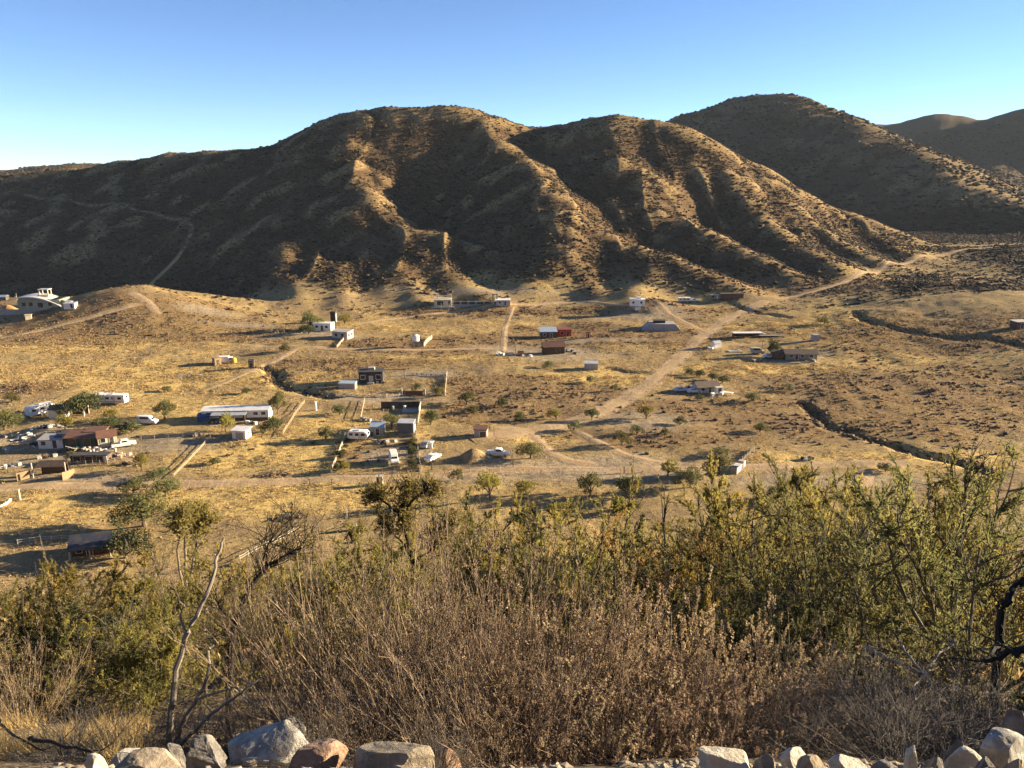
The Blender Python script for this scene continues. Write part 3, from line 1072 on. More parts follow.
def junk(name, label, at, rx, ry, n, mats, cat='junk pile', zmax=0.9, rz=0):
    """a heap of boards, sheets, drums and crates; every piece a child"""
    t = thing(name, label, cat, at, rz)
    for mat, what in mats:
        for _ in range(n):
            m = MB()
            x, y = RNG.normal(0, rx * .5), RNG.normal(0, ry * .5)
            zz = Z(t.location.x + x, t.location.y + y) - t.location.z
            hh = zmax * math.exp(-(x / rx) ** 2 - (y / ry) ** 2)
            if what == 'board':
                m.box((x, y, zz + RNG.uniform(.05, hh + .1)), (RNG.uniform(1, 3), RNG.uniform(.12, .3), .05), RNG.uniform(0, 3.1), RNG.uniform(-.3, .3))
            elif what == 'sheet':
                m.box((x, y, zz + RNG.uniform(.1, hh + .15)), (RNG.uniform(.8, 1.8), RNG.uniform(.6, 1.2), .03), RNG.uniform(0, 3.1), RNG.uniform(-.6, .6))
            elif what == 'crate':
                e = RNG.uniform(.3, .8)
                m.box((x, y, zz + e / 2), (e * 1.2, e, e), RNG.uniform(0, 3.1))
            else:
                m.tube([(x, y, zz - .1), (x, y, zz + .9)], .3, 10)
            m.build(what, mat, t)
    return t


# ------------------------------------------------------------------ things on the plain, from left to right
# the big house on the left terrace
t = thing('hillside_house', 'large sage green house with arched roof and rooftop turret on far left terrace', 'house', (45, 307), 4)
walls_of(t, 17, 9, 3.6, W_GREEN, sink=2)
arc = [(-11.5 + i * 1.25, 5.2 - ((-11.5 + i * 1.25 + 4) / 16) ** 2 * 6.0) for i in range(18)]
MB().prism(arc + [(x, z - .35) for x, z in arc[::-1]], -5.6, 5.2).build('roof', R_TIN, t)
MB().prism([(-8.5, 3.6)] + [(x, z - .4) for x, z in arc if -8.5 <= x <= 5] + [(7, 3.6)], -4.3, 4.3).build('gable_wall', W_GREEN, t)
tw = MB()
for x in (-1.7, 1.7):
    for y in (-1.3, 1.3): tw.box((1 + x, y, 5.9), (.35, .35, 3.2))
tw.box((1, 0, 5.0), (3.9, 3.1, .7))
tu = tw.build('turret', W_CREAM, t)
MB().box((1, 0, 7.6), (4.3, 3.5, .25)).build('turret_roof', R_TIN, tu)
for u in (-6, -3.2): opening(t, 'front', 17, 9, u, 1.9, 1.7, 1.7, frame=W_CREAM)
opening(t, 'front', 17, 9, 0.6, 1.5, 2.4, 2.2, 'door', GLASS, W_WHITE)
opening(t, 'front', 17, 9, 4.6, 1.9, 1.6, 1.5, frame=W_CREAM)
MB().box((10.3, -.5, 1.1), (4.5, 6, 3.2)).build('side_wing', W_GREEN, t)
t = thing('retaining_wall', 'long pale retaining wall in front of the arched green house', 'wall', (28, 313), 2)
MB().box((0, 0, .3), (31, .4, 2.2)).build('wall_face', W_GREY, t)
MB().box((0, 0, 1.45), (31.2, .55, .12)).build('coping', W_PALE, t)
t = thing('garden_wall', 'low terrace wall with pale coping close under the arched green house', 'wall', (25, 308), 2)
MB().box((0, 0, .5), (22, .3, 1.6)).build('wall_face', W_OLIVE, t)
MB().box((0, 0, 1.36), (22.2, .4, .1)).build('coping', CONC, t)
house('garden_hut', 'small white hut with grey roof right of the arched green house', (71, 308), 6, 4.4, 3, 1.9, W_WHITE, R_TIN, pitch=.2, doors=[('front', 1, .95, .9, 1.8)], cat='hut')
house('pump_hut', 'tiny sunlit cream pump hut below the retaining wall on the far left', (29, 319), 25, 2.2, 2.2, 1.7, W_CREAM, W_CREAM, cat='hut', doors=[('left', 0, .8, .8, 1.5)])
house('blue_canopy', 'small dark hut with a blue roof behind the left terrace edge', (4, 300), 5, 3.4, 3, 1.6, W_DARK, R_BLUE, gable=.7, cat='hut', doors=[('front', 0, .8, .9, 1.5)])
t = thing('dirt_heap', 'bright orange heap of dug earth on the far left terrace', 'dirt heap', (8, 312), 0)
hm = MB()
rows = 12
for i in range(rows):
    for j in range(rows):
        u, v = i / (rows - 1) * 2 - 1, j / (rows - 1) * 2 - 1
        r_ = math.hypot(u, v)
        hm.v.append((u * 7, v * 4, max(-.4, 3.6 * math.exp(-r_ * r_ * 2.2) - .5 + .5 * float(vnoise(np.array([u * 3.]), np.array([v * 3.]), 4)[0]))))
hm.f = [(i * rows + j, (i + 1) * rows + j, (i + 1) * rows + j + 1, i * rows + j + 1) for i in range(rows - 1) for j in range(rows - 1)]
hm.build('heap', paint('orange_earth', (0.42, 0.20, 0.07), dirt=.4), t)
pole((17, 300), 3.0, 'thin pale post left of the arched green house', W_PALE)

# white truck and crate
t = thing('box_truck', 'small white box truck parked beside a yellow tank on the brown slope', 'truck', (226, 363), 10)
MB().box((-.6, 0, 1.5), (3.4, 2.1, 1.8)).build('cargo_box', W_WHITE, t)
MB().prism([(1.15, .6), (2.7, .6), (2.75, 1.2), (2.3, 2.0), (1.15, 2.05)], -.95, .95).build('cab', W_WHITE, t, bevel=.06)
MB().box((1.8, -.965, 1.6), (.8, .03, .55)).build('window', GLASS, t)
MB().box((2.58, 0, 1.62), (.04, 1.6, .6), tilt=-.5).build('windscreen', GLASS, t)
MB().box((.2, 0, .62), (5, .9, .2)).build('chassis', STEEL, t)
wheel_set(t, (-1.4, 1.9), .98, .4)
t = thing('water_tank', 'round yellow tank at the right end of the white box truck', 'tank', (234, 363), 0)
MB().tube([(0, 0, -.2), (0, 0, .1), (0, 0, 1.6), (0, 0, 1.9)], [.85, .9, .9, .45], 16).build('tank_body', YELL, t)
MB().tube([(0, 0, 1.9), (0, 0, 2.05)], .25, 10).build('lid', W_BLACK, t)
house('plywood_shed', 'leaning tan plywood shed left of the white box truck', (217, 365), 42, 2.2, 2.4, 2.3, W_TAN, W_TAN, pitch=.2, over=.1, cat='shed', doors=[('front', 0, 1, .9, 1.8)], frame=None)
house('outhouse', 'narrow dark outhouse alone on the slope right of the white box truck', (252, 368), 8, 1.7, 1.7, 2.5, W_DARK, R_DARK, pitch=.25, over=.12, cat='outhouse', doors=[('front', 0, 1, .9, 2.0)], frame=W_PALE, doormat=W_BLACK)
junk('scrap_pile', 'flat scrap metal sheets on the slope below the white box truck', (188, 376), 3, 1.4, 3, [(R_TIN, 'sheet'), (W_DARK, 'board')], zmax=.4)

# left settlement
t = trailer('motorhome', 'white motorhome with cab overhang parked right of the wide tree', (114, 404), -3, 7.6, 2.4, 2.3, W_WHITE, 4, False, cat='motorhome', stripe=R_NAVY)
MB().box((-4.0, 0, 2.5), (1.4, 2.3, .9)).build('cab_overhang', W_WHITE, t, bevel=.12)
MB().prism([(-5.1, .6), (-3.8, .6), (-3.8, 2.0), (-4.4, 2.0), (-5.05, 1.2)], -1.05, 1.05).build('cab', W_WHITE, t, bevel=.06)
MB().box((-4.78, 0, 1.62), (.05, 1.7, .75), tilt=.69).build('windscreen', GLASS, t)
trailer('travel_trailer', 'rounded white travel trailer seen end-on at the left edge of the settlement', (42, 415), 58, 7.2, 2.4, 2.35, W_WHITE, 3, True)
t = house('lean_to_shelter', 'white shed with a dark open carport beside the rounded travel trailer', (60, 417), 8, 4.0, 3.2, 2.4, W_WHITE, R_DARK, pitch=.3, cat='shed', doors=[('front', .6, 1, .9, 1.9)])
MB().box((4.3, .1, 2.55), (5.2, 3.6, .12)).build('carport_roof', R_DARK, t)
for x in (2.6, 6.7):
    for y in (-1.5, 1.6): MB().box((x, y, 1.2), (.14, .14, 2.6)).build('carport_post', W_WHITE, t)
MB().box((4.6, 1.7, 1.1), (4.0, .1, 2.4)).build('back_panel', W_BROWN, t)
car('cargo_van', 'white cargo van parked on dry grass right of the low spread tree', 'van', (148, 424), -6, W_WHITE, 'van')
car('parked_car', 'grey car under the shrubs left of the white cargo van', 'car', (131, 429), 10, W_GREY)
t = thing('mobile_home', 'long white mobile home with a tin roof and shaded front porch', 'mobile home', (238, 417), 4)
walls_of(t, 17, 4.6, 2.3, W_WHITE, .4, .4)
gable_roof(t, 17, 4.6, 2.3, .4, R_WHITE, .2)
for u in (-6.8, -1.0, 5.2, 7.2): opening(t, 'front', 17, 4.6, u, 1.45, 1.1, .8)
for u in (-3.6, 2.4): opening(t, 'front', 17, 4.6, u, 1.1, .95, 1.9, 'door', W_DARK)
MB().prismx([(-4.6, 1.75), (-2.2, 2.1), (-2.2, 2.18), (-4.6, 1.83)], -5.6, 3.2).build('porch_roof', R_TIN, t)
for x in (-5.4, -2.5, .3, 3.0): MB().box((x, -4.4, .7), (.12, .12, 2.2)).build('porch_post', WOODP, t)
MB().box((0, -2.45, .05), (16.6, .12, .7)).build('skirting', W_DARK, t)
t = thing('blue_tarp_stall', 'dark blue tarpaulin shelter at the left end of the long mobile home', 'shelter', (205, 421), 4)
MB().prismx([(-1.2, 1.5), (1.2, 1.9), (1.2, 1.97), (-1.2, 1.57)], -1.7, 1.7).build('tarp', W_BLUE, t)
MB().box((0, -1.1, .7), (3.3, .05, 1.5)).build('front_flap', W_BLUE, t)
for x in (-1.6, 1.6):
    for y in (-1.1, 1.1): MB().tube([(x, y, -.3), (x, y, 1.6)], .05, 6).build('pole', STEEL, t)
t = house('garage_shed', 'small white shed with a dark roll door below the mobile home', (242, 438), -10, 3.5, 2.7, 2.1, W_WHITE, R_WHITE, pitch=.2, over=.3, cat='shed', doors=[('front', .2, .95, 1.9, 1.6)], doormat=W_GREY)
opening(t, 'right', 3.5, 2.7, 0, 1.3, .6, .6)
# ramshackle farm
house('blue_white_cabin', 'low white and grey cabin at the left end of the rambling farm', (55, 446), 5, 5.5, 3.6, 2.0, W_WHITE, W_GREY, pitch=.3, cat='cabin', wins=[('front', -1.6, 1.3, 1.0, .9)], doors=[('front', .9, 1.0, .9, 1.9)])
house('rust_roof_barn', 'long barn with a rusty red roof in the middle of the rambling farm', (84, 445), 4, 6.6, 3.4, 2.2, W_TARP, R_RUST, pitch=.7, over=.4, cat='barn', doors=[('front', -1.6, 1.05, 1.4, 1.9), ('front', 1.6, 1.05, 1.5, 1.9)], frame=WOODP)
house('cream_gable_cabin', 'cream cabin with sunlit gable end at the right of the rambling farm', (108, 444), 28, 4.0, 3.6, 2.3, W_CREAM, R_RUST, gable=1.1, cat='cabin', wins=[('front', -.9, 1.5, 1.0, 1.0)], doors=[('front', .9, 1.0, .9, 2.0)])
house('rust_annex', 'low annex with patched rust sheets between barn and cream cabin', (98, 441), 4, 4.4, 3.0, 2.6, W_DARK, R_RUST, pitch=.3, cat='shed', doors=[('front', .8, 1.0, 1.0, 1.9)])
house('dark_workshop', 'dark open workshop between the low cabin and the rusty barn', (69, 443), 4, 3.8, 3.6, 2.1, W_DARK, R_DARK, pitch=.2, cat='shed', doors=[('front', 0, .95, 2.2, 1.8)], doormat=W_BLACK)
car('white_pickup', 'white pickup beside the cream gable cabin of the farm', 'pickup', (124, 447), 30, W_WHITE, 'pickup')
junk('lumber_pile', 'heap of pale boards and scrap on the far left of the farm', (24, 437), 5.5, 2.6, 9, [(WOODL, 'board'), (W_WHITE, 'sheet'), (W_GREY, 'crate')], zmax=.8)
junk('scrap_heap', 'white scrap and drums behind the low grey cabin', (47, 428), 3.0, 1.3, 6, [(W_WHITE, 'crate'), (R_TIN, 'sheet'), (W_DARK, 'drum')])
junk('yard_clutter', 'crates and drums along the barn front', (85, 452), 6.5, 1.2, 11, [(W_DARK, 'crate'), (WOODL, 'board'), (W_PALE, 'drum')], zmax=.8)
junk('pallet_stack', 'reddish pile of pallets and boards at the right end of the corral', (118, 457), 4.0, 1.6, 12, [(paint('raw_wood', (0.40, 0.22, 0.11)), 'board'), (WOODL, 'crate')], zmax=1.2)
junk('rubbish_heap', 'white rubbish strewn left of the fallen boards at the picture edge', (8, 468), 3.2, 1.4, 7, [(W_WHITE, 'board'), (W_GREY, 'crate')], zmax=.5)
junk('brown_drum_pile', 'round orange-brown hay heap in front of the low grey cabin', (66, 447), 1.2, .9, 9, [(W_TAN, 'crate'), (WOODL, 'board')], zmax=1.2)
t = house('corral_shed', 'long low dark livestock shed with open front below the barn', (92, 461), 3, 8.0, 2.4, 1.6, W_DARK, R_DARK, pitch=-.25, over=.3, cat='shed', doors=[('front', -2.6, .75, 1.5, 1.3), ('front', 0, .75, 1.5, 1.3), ('front', 2.4, .75, 1.3, 1.3)], frame=WOODL, doormat=W_BLACK)
MB().box((3.6, -1.27, .75), (.7, .08, 1.4)).build('white_panel', W_WHITE, t)
fence('corral_fence', 'rough wooden corral fence in front of the dark livestock shed', [(62, 468), (86, 466), (108, 465), (130, 460)], 1.2, 1.6, WOODP, WOODP, 'rail', 3, .07)
t = thing('ranch_gate', 'dark timber ranch gateway with two tan board wings', 'gate', (50, 477), 4)
for x in (-3.4, 3.4): MB().tube([(x, 0, -.4), (x, 0, 3.2)], .13, 8).build('gate_post', W_PALE, t)
MB().prismx([(.2, 2.0), (2.6, 2.7), (2.6, 2.8), (.2, 2.1)], -3.0, 3.0).build('shelter_roof', W_DARK, t)
MB().box((0, 2.4, 1.1), (5.6, .12, 2.6)).build('back_wall', W_BROWN, t)
for x, rz in ((-4.8, .75), (4.3, .95)): MB().box((x, -.9, .75), (2.6, .12, 1.7), rz).build('board_wing', W_TAN, t)
fence('board_fence', 'leaning white board fence at the left picture edge', [(-6, 511), (6, 506), (12, 502)], 1.1, 1.6, WOODP, W_WHITE, 'board_panel', 3, .06, solid=.6)
pole((20, 500), 2.2, 'stout sunlit wooden post beside the near road on the left', WOODL, .22)
fence('wire_fence', 'wire fence with wooden posts running left from the white garage shed', [(128, 440), (160, 440), (195, 438), (212, 437)], 1.2, 3.0, WOODP)
fence('pale_fence', 'slanting pale board fence between bare yard and golden grass', [(174, 478), (190, 462), (204, 446), (211, 438)], .85, 1.6, WOODP, WOODL, 'rail', 2, .05)
t = junk('timber_stack', 'dark stacked timber on the bare yard left of the garage shed', (198, 436), 3.0, 1.0, 7, [(W_DARK, 'board'), (WOODP, 'crate')], zmax=.8)
t = house('blue_roof_shed', 'shed with a dark blue roof and shaded porch at lower left', (96, 551), 12, 6.4, 3.6, 1.9, W_BROWN, R_NAVY, gable=1.3, over=.45, cat='shed', doors=[('front', -.4, .9, .9, 1.75)], wins=[('front', -2.0, 1.1, .9, .8), ('right', 0, 1.2, .9, .8)])
MB().prismx([(-3.1, 1.6), (-2.1, 1.78), (-2.1, 1.86), (-3.1, 1.68)], -3.4, 3.4).build('porch_roof', R_DARK, t)
for x in (-3.1, 0, 3.1): MB().box((x, -3.0, .65), (.2, .2, 1.95)).build('porch_post', W_PALE, t)
fence('picket_fence', 'faint white picket fence left of the blue-roofed shed', [(18, 545), (40, 542), (62, 541), (72, 541)], 1.0, 1.6, W_PALE, W_PALE, 'rail', 2, .05)
fence('slanting_fence', 'slanting white board fence on the slope at lower middle left', [(240, 562), (258, 551), (278, 543), (298, 531)], 1.0, 1.8, W_PALE, W_PALE, 'rail', 2, .06)
t = junk('burnt_log', 'dark brush heap on the golden grass above the slanting fence', (289, 519), 2.6, .9, 9, [(W_DARK, 'board'), (W_BLACK, 'board')], zmax=.8, cat='brush heap')
t = junk('dark_branch_heap', 'dark brush heap on the golden grass left of the walled yard', (272, 475), 3.0, 1.0, 9, [(W_DARK, 'board'), (W_BLACK, 'board')], zmax=.8, cat='brush heap')

for px, py, rx, ry, n_, mats, lb in [
        (72, 452, 2.5, .9, 6, [(W_DARK, 'crate'), (W_TARP, 'sheet'), (W_PALE, 'board')], 'green sheeting and dark crates heaped below the dark workshop'),
        (100, 452, 2.2, .8, 6, [(R_TIN, 'sheet'), (W_WHITE, 'crate'), (W_DARK, 'board')], 'tin sheets and white crates leaning by the barn end'),
        (38, 445, 2.6, 1.2, 6, [(W_WHITE, 'board'), (W_DARK, 'crate')], 'white boards and crates left of the low grey cabin'),
        (60, 436, 3.0, .9, 6, [(W_DARK, 'crate'), (R_RUST, 'sheet'), (W_PALE, 'drum')], 'rusty sheets and drums behind the low grey cabin'),
        (95, 436, 2.6, .8, 5, [(W_DARK, 'board'), (R_RUST, 'sheet')], 'rusty sheets stacked behind the barn'),
        (10, 452, 2.6, .9, 5, [(W_PALE, 'board'), (W_GREY, 'crate')], 'grey crates and pale boards scattered at the far left of the farm'),
        (130, 465, 1.6, .8, 5, [(WOODL, 'board'), (W_DARK, 'crate')], 'boards and crates right of the corral fence'),
        (45, 458, 3.0, 1.0, 5, [(W_DARK, 'board'), (W_PALE, 'crate')], 'dark boards behind the ranch gateway'),
        (385, 443, 2.6, .6, 5, [(W_DARK, 'crate'), (W_WHITE, 'crate'), (WOODL, 'board')], 'crates along the sheds at the top of the walled yard'),
        (366, 436, 1.6, .6, 5, [(W_PALE, 'crate'), (W_DARK, 'drum')], 'pale crates behind the long white camper'),
        (528, 357, 2.2, .8, 5, [(W_WHITE, 'crate'), (R_RUST, 'board')], 'white crates and rusty boards right of the brick ruin'),
        (577, 354, 1.6, .8, 5, [(W_DARK, 'crate'), (W_PALE, 'board')], 'dark crates beyond the white sheets by the brown barn'),
        (716, 396, 2.2, .7, 5, [(W_WHITE, 'crate'), (WOODL, 'board')], 'white crates and boards right of the white porch'),
        (812, 362, 2.0, .8, 5, [(W_PALE, 'crate'), (W_DARK, 'board')], 'pale crates at the right end of the ranch house'),
        (690, 388, 2.2, .6, 5, [(W_DARK, 'crate'), (W_WHITE, 'crate')], 'dark and white crates behind the two cars of the brown-roofed house'),
        (756, 362, 2.0, .7, 4, [(W_DARK, 'crate'), (W_PALE, 'drum')], 'dark crates and drums left of the ranch yard'),
        (223, 424, 3.0, .7, 5, [(W_DARK, 'crate'), (W_BLUE, 'crate'), (W_PALE, 'board')], 'dark and blue crates below the mobile home porch'),
        (250, 423, 2.6, .6, 5, [(W_WHITE, 'crate'), (W_DARK, 'crate')], 'white and dark boxes under the right half of the mobile home'),
        (382, 383, 2.0, .6, 4, [(W_PALE, 'crate'), (W_DARK, 'crate')], 'pale blocks in front of the black cube house'),
        (303, 333, 3.0, .8, 4, [(W_PALE, 'board'), (W_GREY, 'crate')], 'pale boards in the shade left of the low white building')]:
    junk('yard_junk', lb, (px, py), rx, ry, n_, mats, zmax=.8)

# centre left
house('white_block_building', 'low white flat building beside the tree under the hill', (324, 330), -8, 7.4, 4, 2.9, W_WHITE, R_WHITE, over=.1, cat='building', wins=[('front', -2.2, 1.6, 1.1, .9), ('front', 1.9, 1.6, 1.1, .9)], doors=[('front', 0, 1.05, 1, 2.0)])
house('dark_tower_shed', 'tall dark box shed with one pale edge behind the low white building', (334, 322), -8, 2.2, 2.0, 4.4, W_BLACK, R_DARK, over=.1, cat='shed', doors=[('right', 0, 1.9, 1.0, 3.4)], doormat=W_PALE, frame=None)
house('pale_unfinished_house', 'unfinished grey block house with sunlit right end under the hill', (343, 338), -18, 6.6, 4.6, 2.7, W_PALE, CONC, pitch=.2, cat='house', wins=[('right', -1.1, 1.5, 1.0, 1.1), ('right', 1.1, 1.5, 1.0, 1.1), ('front', -1.6, 1.5, 1.1, 1.0)], doors=[('front', 1.2, 1.05, 1, 2.0)], frame=W_PALE)
fence('sunlit_fence', 'sunlit board fence running down from the unfinished grey house', [(337, 348), (343, 341), (350, 334)], 1.3, 1.6, WOODL, WOODL, 'board_panel', 2, .07, solid=.6)
fence('wire_yard_fence', 'wire fence in the shade left of the low white building', [(272, 333), (290, 334), (312, 334)], 1.2, 2.6, W_PALE, None)
t = thing('water_tower', 'white water tank raised on four thin legs above the dry field', 'water tank', (416, 348), 10)
for x in (-.9, .9):
    for y in (-.9, .9): MB().box((x, y, 1.1), (.16, .16, 3.0)).build('leg', W_GREY, t)
MB().box((0, 0, 2.6), (2.6, 2.6, .16)).build('platform', WOODP, t)
MB().tube([(0, 0, 2.68), (0, 0, 2.8), (0, 0, 4.7), (0, 0, 5.1)], [1.25, 1.35, 1.35, .6], 18).build('tank', W_WHITE, t)
MB().tube([(0, 0, 5.1), (0, 0, 5.25)], .3, 10).build('lid', W_GREY, t)
fence('tall_pale_fence', 'tall yellowed board screen right of the raised white water tank', [(424, 347), (427, 343), (432, 339)], 2.0, 1.6, WOODL, WOODL, 'board_panel', 2, .1, solid=.8)
pole((316, 411), 2.4, 'short white post beside the curved ditch', W_WHITE, .3)
t = house('dark_modern_house', 'black flat-roofed cube house with white window frames inside a fenced yard', (372, 381), 3, 7.4, 5.2, 3.5, W_BLACK, R_DARK, over=.25, wins=[('front', -2.4, 1.9, 1.3, 1.2), ('front', 2.4, 1.9, 1.5, 1.4)], doors=[('front', .1, 1.1, 1.1, 2.2)], doormat=W_PALE)
MB().box((0, .5, 4.0), (2.0, 1.8, .7)).build('roof_hatch', W_PALE, t)
MB().box((0, -3.1, .15), (2.0, 1.2, .5)).build('step', CONC, t)
house('grey_lean_shed', 'low blue-grey shed left below the black cube house', (348, 388), -3, 5.0, 2.6, 1.6, W_GREY, R_BLUE, pitch=.2, over=.1, cat='shed', doors=[('right', 0, .75, 1.2, 1.4)])  # grey of the walls paints in the shade they stand in
t = thing('pergola', 'open timber pergola attached right of the black cube house', 'pergola', (393, 379), 3)
for x in (-3.8, 3.8): MB().box((x, 0, 1.3), (.2, .2, 3.2)).build('post', W_PALE, t)
MB().box((0, 0, 2.95), (8, .25, .22)).build('beam', W_DARK, t)
MB().box((0, .6, .6), (7.4, .1, .08)).build('rail', W_PALE, t)
fence('stone_yard_fence', 'pale picket fence along the back of the black house yard', [(412, 375), (425, 376), (446, 377)], 1.2, 1.5, W_PALE, W_PALE, 'picket_panel', 2, .08, solid=.7)
fence('side_yard_fence', 'pale picket fence down the right side of the black house yard', [(447, 374), (446, 385), (445, 396)], 1.3, 1.5, W_PALE, W_PALE, 'picket_panel', 2, .08, solid=.6)
fence('front_yard_fence', 'low rubble fence along the front of the black house yard', [(336, 396), (360, 397), (385, 398), (405, 396)], .9, 1.8, W_PALE, W_PALE, 'picket_panel', 2, .08, solid=.6)
fence('front_right_fence', 'low pale fence right of the brown yard gate', [(423, 396), (434, 395), (444, 396)], .9, 1.8, W_PALE, W_PALE, 'picket_panel', 2, .08, solid=.7)
t = thing('yard_gate', 'wide brown board gate between two white posts below the black house', 'gate', (413, 396), 0)
for x in (-3.4, 3.4): MB().box((x, 0, .9), (.55, .55, 2.4)).build('gate_post', W_PALE, t)
MB().box((0, 0, .75), (6.1, .1, 1.4)).build('gate_leaf', R_RUST, t)
t = thing('block_pen', 'roofless dark pen with white objects inside above the walled yard', 'pen', (400, 411), 2)
MB().box((0, 3.2, .7), (11, .2, 2.0)).build('back_wall', W_DARK, t)
MB().box((5.4, 0, .7), (.2, 6.2, 2.0)).build('side_wall', W_PALE, t)
MB().box((-2.0, 1.0, .5), (.5, .4, 1.1)).build('white_cistern', W_WHITE, t)
MB().tube([(1.2, 1.2, -.1), (1.2, 1.2, 1.1)], .35, 10).build('white_drum', W_WHITE, t)
MB().box((2.8, -1.2, .25), (4.2, 2.6, .6)).build('debris_bed', W_GREY, t)
t = house('grey_cube_shed', 'dark slate cube shed at the top right corner of the walled yard', (407, 434), -4, 3.9, 3.4, 3.2, paint('slate_sheet', (.10, .105, .12), dirt=.3), R_TIN, over=.08, cat='shed', doors=[('right', 0, 1.2, 1.2, 2.2)], doormat=W_PALE)
MB().box((0, -1.9, .3), (3.8, .4, .7)).build('bench', WOODP, t)
house('blue_roof_hut', 'small hut with a pale blue roof between white trailer and slate shed', (378, 434), -2, 3.2, 2.6, 2.1, W_GREY, R_BLUE, pitch=.6, over=.25, cat='hut', doors=[('front', .2, .9, .9, 1.7)], doormat=W_DARK)
trailer('camper', 'long white camper trailer at the top left corner of the walled yard', (359, 440), -6, 5.0, 2.2, 1.9, W_WHITE, 3, True)
car('white_truck', 'boxy white delivery truck standing in the middle of the walled yard', 'truck', (394, 462), -75, W_WHITE, 'van')
fence('back_yard_fence', 'low pale back fence of the walled yard beside the slate shed', [(340, 436), (365, 431), (386, 429), (398, 428)], 1.0, 2.0, WOODP, WOODL, 'board_panel', 2, .06, solid=.6)
fence('yard_left_fence', 'pale solid fence along the left side of the walled yard', [(331, 473), (336, 461), (341, 449), (345, 437)], 1.2, 1.7, W_PALE, W_PALE, 'board_panel', 2, .07, solid=.75)
fence('yard_right_fence', 'pale solid fence along the right side of the walled yard', [(421, 472), (419, 458), (417, 445), (416, 433)], 1.2, 1.7, W_PALE, W_PALE, 'board_panel', 2, .07, solid=.75)
fence('pen_side_fence', 'pale fence running up the hill from the slate shed', [(417, 428), (419, 418), (420, 404)], 1.4, 1.8, W_PALE, W_PALE, 'board_panel', 2, .08, solid=.7)
fence('yard_front_fence', 'dark rail fence along the front of the walled yard', [(332, 475), (360, 474), (390, 474), (420, 474)], 1.1, 2.4, WOODP, WOODP, 'rail', 3, .07)
fence('straw_fence', 'tall strip of sunlit boards above the white camper', [(361, 420), (363, 410), (365, 401)], 1.1, 1.8, WOODP, WOODL, 'rail', 2, .05)
fence('diagonal_fence', 'slanting pale fence right of the long mobile home', [(283, 436), (290, 425), (298, 412), (305, 403)], 1.1, 1.8, WOODP, WOODL, 'rail', 2, .05)
t = junk('field_scrap', 'dark scrap pile under the straw-coloured board strip', (363, 421), 2.0, .8, 6, [(W_DARK, 'board'), (W_GREY, 'crate')], zmax=.8)
t = thing('long_plank', 'long pale beam lying across the walled yard below the sheds', 'beam', (392, 441), 4)
MB().box((0, 0, .22), (9.5, .3, .3), .03).build('beam_timber', WOODL, t)
MB().box((-3, 0, .0), (.5, .6, .2)).build('support', WOODP, t)
car('white_car', 'white car with its hood towards us right of the walled yard', 'car', (433, 460), 60, W_WHITE)
car('dark_car', 'dark car with a white rear parked behind the white car', 'car', (427, 447), 70, W_GREY)
t = thing('white_bin', 'white box standing between the two cars by the walled yard', 'box', (430, 448), 0)
MB().box((0, 0, .5), (1.1, .9, 1.2)).build('bin_body', W_WHITE, t)
MB().box((0, 0, 1.13), (1.15, .95, .08)).build('lid', W_GREY, t)
t = thing('pallet_booth', 'pale upright crate stand beside the near road below the walled yard', 'stand', (380, 485), 4)
MB().box((0, 0, .8), (1.3, 1.1, 1.9)).build('booth_body', WOODL, t)
MB().box((-.35, -.56, .8), (.3, .05, 1.6)).build('dark_slot', W_BLACK, t)
MB().box((.25, -.57, .8), (.16, .05, 1.7)).build('pale_slat', W_WHITE, t)
MB().box((0, 0, 1.8), (1.5, 1.3, .08)).build('top', W_PALE, t)
t = thing('portable_tank', 'white-topped upright drum on the dirt below the golden grass', 'drum', (357, 531), 0)
MB().tube([(0, 0, -.1), (0, 0, .6)], .48, 14).build('base', W_DARK, t)
MB().tube([(0, 0, .6), (0, 0, 1.1), (0, 0, 1.25)], [.5, .5, .2], 14).build('tank_top', W_WHITE, t)
for i, (px, py, h, lb) in enumerate([(310, 485, 1.1, 'short dark stake beside the near road left of the other stake'), (332, 485, 1.2, 'short dark stake on the near road verge below the walled yard'),
                                     (347, 518, 2.2, 'thin pale pole above the white-topped drum'), (432, 470, 2.0, 'left one of two dark poles below the white car'),
                                     (440, 469, 2.2, 'right one of two dark poles below the white car'), (542, 439, 1.4, 'lone dark stump on the curving track above the round tree'),
                                     (513, 468, 3.2, 'dark pole right of the white pickup by the near road'), (511, 462, 2.6, 'pale pole touching the dark pole by the near road'),
                                     (494, 437, 3.4, 'thin dark pole right of the small grey hut'), (624, 474, 1.5, 'dark stub post on the near road verge left of the dark green bush')]):
    pole((px, py), h, lb, (W_PALE if 'pale' in lb else W_DARK), .07 if h > 2 else .13)
t = house('field_hut', 'small grey hut alone on the dirt left of the curving track', (481, 436), -6, 3.1, 2.4, 1.9, W_GREY, R_RUST, pitch=.3, over=.2, cat='hut', doors=[('front', .6, .8, 1.4, 1.4)], doormat=W_DARK)
car('work_pickup', 'white pickup with a dark bed parked left of the round tree', 'pickup', (498, 456), -8, W_WHITE, 'pickup')
fence('road_fence', 'wire fence on thin pale posts along the near road in mid picture', [(455, 473), (500, 472), (560, 474), (600, 474), (650, 472)], 1.3, 3.2, W_PALE, None, rad=.05)

